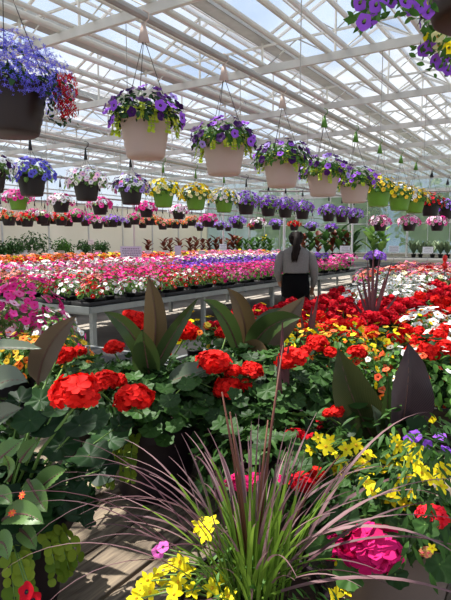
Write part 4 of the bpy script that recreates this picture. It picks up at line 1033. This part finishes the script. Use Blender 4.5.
# P5: centre planter of red geraniums with trailing jenny
a = Planter('dark planter of scarlet geraniums with chains of round trailing leaves, centre', 258, 1.92, .17, .27, DPURP)
a.leaves(T_GER, 340, .31, .165, c=(0, 0, a.h + .08), sz=(.022, .036), low=-.1)
for px, py, w_ in ((214, 362, 36), (228, 388, 34), (252, 370, 26), (291, 358, 34), (246, 384, 18), (233, 371, 20)): a.head(px, py, 1.72, w_, RED)
a.jenny(16, toward - .5, toward + 1.3, (.12, .3), sz=.0125)
for px, py, d in ((195, 380, 1.7), (205, 400, 1.68), (190, 420, 1.7), (200, 440, 1.7), (215, 415, 1.65), (240, 400, 1.65), (265, 400, 1.65), (300, 375, 1.75), (280, 385, 1.7), (310, 390, 1.8), (225, 430, 1.7), (275, 372, 1.75)): a.leaf_at(T_GER, px, py, d, U(.035, .05), -fh * .6 + Vector((0, 0, .8)), 0)
a.done([L_GER, STEM])
# P6: second canna clump
a = Planter('planter with a clump of broad olive canna leaves, centre, leaning right', 245, 2.35, .15, .25, BLKP)
for (b, c_, e, w_, m) in (((243, 360, 2.3), (252, 315, 2.27), (227, 288, 2.25), .095, CAN_GB), ((248, 358, 2.2), (262, 318, 2.15), (302, 318, 2.0), .1, CAN_G), ((250, 352, 2.25), (275, 335, 2.2), (305, 296, 2.15), .12, CAN_BG), ((240, 358, 2.25), (228, 310, 2.2), (203, 300, 2.1), .075, CAN_G), ((252, 350, 2.3), (258, 322, 2.28), (282, 308, 2.25), .08, CAN_GREY), ((244, 365, 2.2), (250, 345, 2.1), (268, 352, 1.95), .09, CAN_GB)):
    canna_leaf(a.t, a.P(*b), a.P(*e), w_, m, .1, .1, face=-fh + Vector((0, 0, .45)), ctrl=a.P(*c_))
a.fm.tube([a.top, a.P(245, 345, 2.3)], [.018, .012], 8, 1); a.leaves(T_GER, 180, .24, .2, sz=(.022, .036)); a.done([L_GER, STEM])
# P7: right canna with two huge upright leaves
a = Planter('planter with two huge upright dark canna leaves and yellow star flowers, right of centre', 378, 1.62, .17, .27, BLKP)
canna_leaf(a.t, a.P(388, 458, 1.6), a.P(338, 348, 1.55), .14, CAN_DG, .05, .05, face=-fh, ctrl=a.P(352, 415, 1.57), wave=.05)
canna_leaf(a.t, a.P(392, 462, 1.58), a.P(408, 343, 1.5), .135, CAN_B, -.15, .05, face=-fh + rt * .35, ctrl=a.P(412, 400, 1.48), wave=.07)
canna_leaf(a.t, a.P(385, 462, 1.55), a.P(388, 380, 1.5), .05, CAN_G, .1, .04, face=-fh)
canna_leaf(a.t, a.P(383, 462, 1.55), a.P(333, 440, 1.42), .09, CAN_G, .4, .1, face=Vector((0, 0, 1)) - fh * .5)
canna_leaf(a.t, a.P(385, 455, 1.52), a.P(430, 458, 1.4), .07, CAN_G, .4, .1, face=Vector((0, 0, 1)) - fh * .5)
canna_leaf(a.t, a.P(388, 450, 1.56), a.P(372, 405, 1.5), .05, CAN_GREY, .4, .1, face=-fh, label='small pale folded leaf')
a.fm.tube([a.top, a.P(388, 460, 1.58)], [.018, .014], 8, 1)
a.leaves(T_GERLO, 90, .26, .2, sz=(.02, .034)); a.leaves(TL_NAR, 480, .3, .1, c=(0, 0, a.h - .04), sz=(.025, .045), mi=2, low=-.5)
for px, py, w_ in ((337, 411, 18), (328, 413, 14)): a.head(px, py, 1.55, w_, RED)
for px, py in ((345, 449), (355, 445), (368, 455), (398, 448), (405, 455), (412, 447), (390, 460), (372, 478), (380, 488), (385, 474), (352, 470), (340, 460), (395, 440), (418, 452), (325, 448), (330, 455), (400, 470), (362, 462)): a.blossom(px + U(-2, 2), py + U(-2, 2), 1.36 + U(-.04, .04), .026, 'star', YEL)
a.done([L_GER, STEM, L_FERN])
# P8: right front planter
a = Planter('tan pot at the lower right with a great magenta geranium head and yellow star flowers', 402, 1.22, .15, .25, TANP)
a.leaves(T_GER, 90, .2, .14, sz=(.022, .036)); a.leaves(TL_NAR, 620, .3, .2, c=(0.03, 0.05, a.h + .04), sz=(.025, .045), mi=2, low=-.25)
for px, py, d, s_ in ((345, 520, 1.05, .05), (400, 530, 1.08, .045), (425, 525, 1.05, .04), (320, 545, 1.05, .045), (395, 575, 1.0, .04), (350, 575, 1.0, .045), (350, 500, 1.15, .04), (440, 565, 1.0, .045)): a.leaf_at(T_GER, px, py, d, s_, -fh * .6 + Vector((0, 0, .8)), 0)
o = a.head(372, 549, 1.02, 74, MAG); a.head(335, 548, 1.08, 36, MAG); a.head(433, 516, 1.08, 36, petal('scarlet_pink', '#e8101c', '#ff3048'))
o = a.head(426, 552, 1.0, 15, petal('bud_mix', '#e84a70', '#e8d870')); o.name = 'bud_cluster'
a.blossom(432, 548, .985, .01, 'star', YEL, stem=False)
for px, py in ((366, 482), (372, 490), (405, 478), (398, 487), (410, 492), (422, 473), (437, 472), (430, 480), (441, 486), (445, 470), (415, 500), (404, 505), (385, 505), (392, 498), (412, 462), (420, 468), (340, 560), (345, 590), (335, 595)): a.blossom(px, py, 1.16 + U(-.05, .05), .021, 'star', YEL)
for px, py, m in ((440, 437, VIO), (428, 446, VIO), (447, 450, PURP), (410, 440, PURP), (415, 436, VIO)): a.blossom(px, py, 1.4, .018, 'petunia', m)
a.done([L_GER, STEM, L_FERN])
# middle: red and magenta geraniums behind the grass
a = Planter('dark pot of deep pink and red geraniums behind the fountain grass', 285, 1.5, .14, .22, BLKP)
a.leaves(T_GER, 190, .26, .18, c=(0, 0, a.h + .03), sz=(.022, .034)); a.leaves(TL_NAR, 260, .28, .2, sz=(.025, .04), mi=2)
for px, py, d, w_, m in ((243, 484, 1.3, 30, MAG), (256, 480, 1.3, 22, MAG), (232, 482, 1.3, 16, MAG), (300, 482, 1.25, 34, DKRED), (290, 478, 1.3, 26, MAG), (315, 474, 1.3, 22, RED), (296, 436, 1.5, 28, DKRED), (313, 440, 1.45, 22, DKRED), (318, 425, 1.6, 16, DKRED)): a.head(px, py, d, w_, m)
for px, py in ((318, 438), (322, 447), (310, 450), (330, 440), (335, 470), (345, 478)): a.blossom(px, py, 1.35, .018, 'star', YEL)
a.done([L_GER, STEM, L_FERN])
# fountain grass planter
a = Planter('planter of purple fountain grass, its long blades arching across the foreground', 254, 1.0, .15, .2, DPURP)
gb = MB()
def blade(base, az, L_, lean, droop, w_, cut=6):
    n = 14; p = Vector(base); hd = Vector((cos(az), sin(az), 0)); ang = radians(90) - lean; pts = []; sd = Vector((-sin(az), cos(az), 0)); V = []; F = []; fm = []
    sd = (sd + Vector((0, 0, U(-.3, .3)))).normalized()
    for i in range(n + 1):
        s = i / n; q = w_ * (.7 + .3 * sin(pi * s)) * (1 - s ** 3) + .0004
        nrm = Vector((-hd.x * sin(ang), -hd.y * sin(ang), cos(ang)))
        V += [tuple(p - sd * q + nrm * q * .5), tuple(p), tuple(p + sd * q + nrm * q * .5)]
        p = p + (hd * cos(ang) + Vector((0, 0, sin(ang)))) * (L_ / n); ang -= droop / n * (.4 + 1.6 * s)
    for i in range(n):
        for j in range(2): F.append((i * 3 + j, i * 3 + j + 1, i * 3 + j + 4, i * 3 + j + 3)); fm.append(0 if i < cut + U(-.5, .5) else 1)
    gb.add((np.array(V), F, fm))
for k in range(78):
    az = U(0, 2 * pi); q = U(0, .07); b = Vector((cos(az) * q, sin(az) * q, .185))
    blade(b, az + U(-.4, .4), U(.2, .39), U(.03, .4), U(.1, .9), U(.0028, .0052), cut=U(6, 12))
for k in range(34):
    az = U(0, 2 * pi); q = U(0, .06); b = Vector((cos(az) * q, sin(az) * q, .185)); blade(b, az, U(.2, .42), U(.3, .8), U(.5, 1.6), U(.0024, .004), cut=U(5, 10))
azl = atan2(-rt.y, -rt.x)
for k in range(15): blade((U(-.06, .06), U(-.06, .06), .185), azl + U(-.5, .5), U(.4, .58), U(.35, .95), U(1.0, 1.9), U(.0018, .0032), cut=3)
for k in range(11): blade((U(-.06, .06), U(-.06, .06), .185), azl + pi + U(-.5, .6), U(.4, .6), U(.5, 1.0), U(.7, 1.5), U(.003, .0055), cut=3)
part('grass_blades', gb, [B_GREEN, B_PURP], a.t)
mb = MB()
for px, py, d in ((222, 392, 1.02), (230, 412, .98), (283, 345, 1.15), (268, 420, 1.05), (340, 455, 1.1), (215, 470, .95)):
    e = a.P(px, py, d); mid = a.top.lerp(e, .6) + Vector((0, 0, .03)); mb.tube([a.top, mid, e], [.0035, .003, .0015], 6)
part('flower_stalks', mb, RSTEM, a.t)
for px, py in ((147, 580), (158, 574), (140, 590), (170, 567), (180, 562), (186, 570), (165, 585), (178, 582), (150, 592), (192, 590), (200, 526), (206, 534), (210, 522), (212, 588), (218, 580), (228, 596), (136, 598), (174, 594)): a.blossom(px, py, .98 + U(-.03, .05), .0195, 'star', YEL)
for px, py in ((158, 552), (163, 547)): a.blossom(px, py, .95, .012, 'petunia', petal('orchid', '#d84ab0', '#f080d0'))
a.leaves(TL_NAR, 260, .2, .1, sz=(.02, .04), mi=0); a.done([L_MID, STEM])
# spiky cordylines in mid distance
def spikes(px, d, tips, z, label):
    q = PD(px, 300, d); t = thing('spike_plant', label, 'plant', (q.x, q.y, z)); part('pot', pot_mb(.09, .14, 16), BLKP, t)
    for (tx, ty) in tips:
        e = PD(tx, ty, d + U(-.1, .1)) - t.location; b = Vector((0, 0, .13))
        ax = e - b; mb = MB(); n = 10; V = []; F = []
        sd = rt
        for i in range(n + 1):
            s = i / n; w_ = .012 * (sin(pi * min(1, s * .85 + .12)) + .05); c = b + ax * s + Vector((0, 0, .0)) + fh * (-.04 * s * s)
            V += [tuple(c - sd * w_ - fh * .004), tuple(c), tuple(c + sd * w_ - fh * .004)]
        for i in range(n):
            for j in range(2): F.append((i * 3 + j, i * 3 + j + 1, i * 3 + j + 4, i * 3 + j + 3))
        mb.add((np.array(V), F)); part('blade', mb, mat('cordyline', '#4a2c30', '#7a5258', rough=.4, trans=.15), t)
spikes(373, 4.2, [(372, 250), (378, 256), (366, 262), (390, 262), (360, 270), (384, 275), (355, 282), (400, 290), (376, 270), (352, 300)], .68, 'dark red spike plant standing tall among the crimson geraniums')
spikes(308, 3.2, [(300, 312), (311, 305), (318, 290), (296, 330)], .68, 'narrow bronze spike plant at the corner of the red flower bench')
spikes(284, 1.75, [(281, 320), (287, 340), (277, 352)], FGZ, 'thin brown spike plant in front of the centre geraniums')
# mounded petunias, left bench
def mounded(px, d, z, r, h, bl, fol, label, nfl, fs, kind='petunia', cy=None):
    q = PD(px, 300, d); t = thing('potted_petunia', label, 'plant', (q.x, q.y, z)); part('pot', pot_mb(.13, .2, 20), BLKP, t)
    mb = MB(); mound(mb, TL_OV, 420, r * .95, r * .95, h * .95, (0, 0, .22), (.03, .05), 0, -.4, .5, .8); part('foliage', mb, fol, t)
    pts = mound_pts(nfl, r, r, h, (0, 0, .22), -.35); tot = sum(b[1] for b in bl); mats = []; mb = MB()
    for p, n in pts:
        k = R() * tot
        for b in bl:
            k -= b[1]
            if k <= 0: break
        for mm in (b[0], b[2]):
            if mm not in mats: mats.append(mm)
        T = T_PETLO; i0, i1 = mats.index(b[0]), mats.index(b[2]); mb.add((T[0], T[1], [i0 if q_ == 0 else i1 for q_ in T[2]]), place(p, n + rdir() * .5, rdir(), fs * U(.8, 1.2)))
    part('blossoms', mb, mats, t)
mounded(22, 3.35, .66, .3, .38, [(HOT, 5, MAG), (PINK, 3, MAG)], L_BED, 'tall mound of magenta petunias on the left bench', 150, .028)
mounded(-5, 3.1, .66, .3, .33, [(HOT, 4, MAG), (LIPINK, 2, MAG)], L_BED, 'mound of pink petunias cut by the left edge', 120, .028)
mounded(48, 3.1, .66, .2, .22, [(WHITE, 5, YCEN), (HOT, 1, MAG)], L_BED, 'mound of small white flowers beside the magenta petunias', 70, .02)
mounded(12, 2.75, .66, .22, .14, [(GOLD, 5, YCEN), (ORG, 3, DKRED)], L_MID, 'low mound of yellow and orange flowers below the petunias at left', 90, .018)
mounded(50, 2.75, .66, .22, .13, [(ORG, 4, DKRED), (GOLD, 4, YCEN)], L_MID, 'low mound of orange and yellow flowers right of the yellow one', 90, .018)
mounded(80, 2.75, .66, .18, .1, [(GOLD, 4, YCEN), (YEL, 2, YCEN)], L_MID, 'small yellow flowered plant behind the left geraniums', 60, .018) if False else None
mounded(300, 2.6, FGZ, .22, .24, [(YEL, 4, YCEN), (ORG, 2, DKRED), (GOLD, 2, YCEN)], L_MID, 'tall mound of yellow calibrachoa on the plank bench right of the centre geraniums', 60, .017)
mounded(345, 2.5, FGZ, .24, .26, [(ORG, 4, DKRED), (YEL, 2, YCEN), (CORAL, 1, DKRED)], L_MID, 'tall mound of orange calibrachoa right behind the huge upright canna leaves', 75, .017)
mounded(402, 2.45, FGZ, .22, .2, [(ORG, 2, DKRED), (WHITE, 3, YCEN), (CORAL, 2, DKRED)], L_MID, 'mound of coral and white flowers behind the dark purple canna leaf', 50, .018)
mounded(445, 2.3, FGZ, .22, .2, [(WHITE, 3, YCEN), (YEL, 1, YCEN)], L_MID, 'leafy mound with a few white flowers at the right edge of the plank bench', 30, .017)
backger('scarlet geranium on the plank bench between the yellow and orange mounds', 325, 2.3, [(317, 343, 2.25, 26), (330, 352, 2.2, 16), (357, 352, 2.3, 22), (305, 350, 2.2, 14)], rx=.2)
backger('bright red geranium by the right end of the plank bench', 432, 2.55, [(428, 352, 2.4, 26), (445, 347, 2.4, 22), (412, 356, 2.4, 14), (417, 384, 2.1, 16)], rx=.2)
# fallen dry leaf on the planks
p = PZ(84, 492, FGZ + .012); mb = MB(); mb.add(T_round(16, 2, 5, .22, .1, .1, .1), place((0, 0, 0), (0.1, -.2, 1), (.4, 1, 0), .055))
o = part('dry_leaf', mb, mat('dry_leaf', '#a08c74', '#b8a68c', rough=.8), None, p); tag(o, 'pale dry leaf lying on the planks beside the left planter', 'leaf')

# ------------------------------------------------------------------ light
w_ = bpy.data.worlds.new('sky'); SC.world = w_; w_.use_nodes = True; N = w_.node_tree.nodes; L = w_.node_tree.links; bg = N['Background']
tc = N.new('ShaderNodeTexCoord'); nz = N.new('ShaderNodeTexNoise'); nz.inputs['Scale'].default_value = 2.2; nz.inputs['Detail'].default_value = 7; nz.inputs['Roughness'].default_value = .55
mp = N.new('ShaderNodeMapping'); mp.inputs['Scale'].default_value = (1, 1, 2.2); L.new(tc.outputs['Generated'], mp.inputs['Vector']); L.new(mp.outputs[0], nz.inputs['Vector'])
cr = N.new('ShaderNodeValToRGB'); e = cr.color_ramp.elements; e[0].position = .42; e[0].color = lin('#a6c4ea'); e[1].position = .6; e[1].color = lin('#f4f5f6')
L.new(nz.outputs['Fac'], cr.inputs[0]); L.new(cr.outputs[0], bg.inputs['Color']); bg.inputs['Strength'].default_value = 1.0
sun = bpy.data.lights.new('sun', 'SUN'); so = bpy.data.objects.new('sun', sun); COL.objects.link(so); sun.energy = 10.0; sun.angle = radians(.6); sun.color = (1, .95, .87)
dirv = (fh * .25 - rt * .45 + Vector((0, 0, 1))).normalized()     # towards the sun
so.rotation_mode = 'QUATERNION'; so.rotation_quaternion = dirv.to_track_quat('Z', 'Y'); so.location = (0, 0, 20)
SC.view_settings.view_transform = 'Standard'; SC.view_settings.look = 'None'; SC.view_settings.gamma = 1; SC.view_settings.exposure = 0; SC.view_settings.use_curve_mapping = False
SC.cycles.max_bounces = 8; SC.cycles.transparent_max_bounces = 24; SC.cycles.diffuse_bounces = 3
# anything never placed is removed
for o in [o for o in SC.objects if o.parent is None and o.location.z < -40]:
    for c in list(o.children): bpy.data.objects.remove(c)
    bpy.data.objects.remove(o)
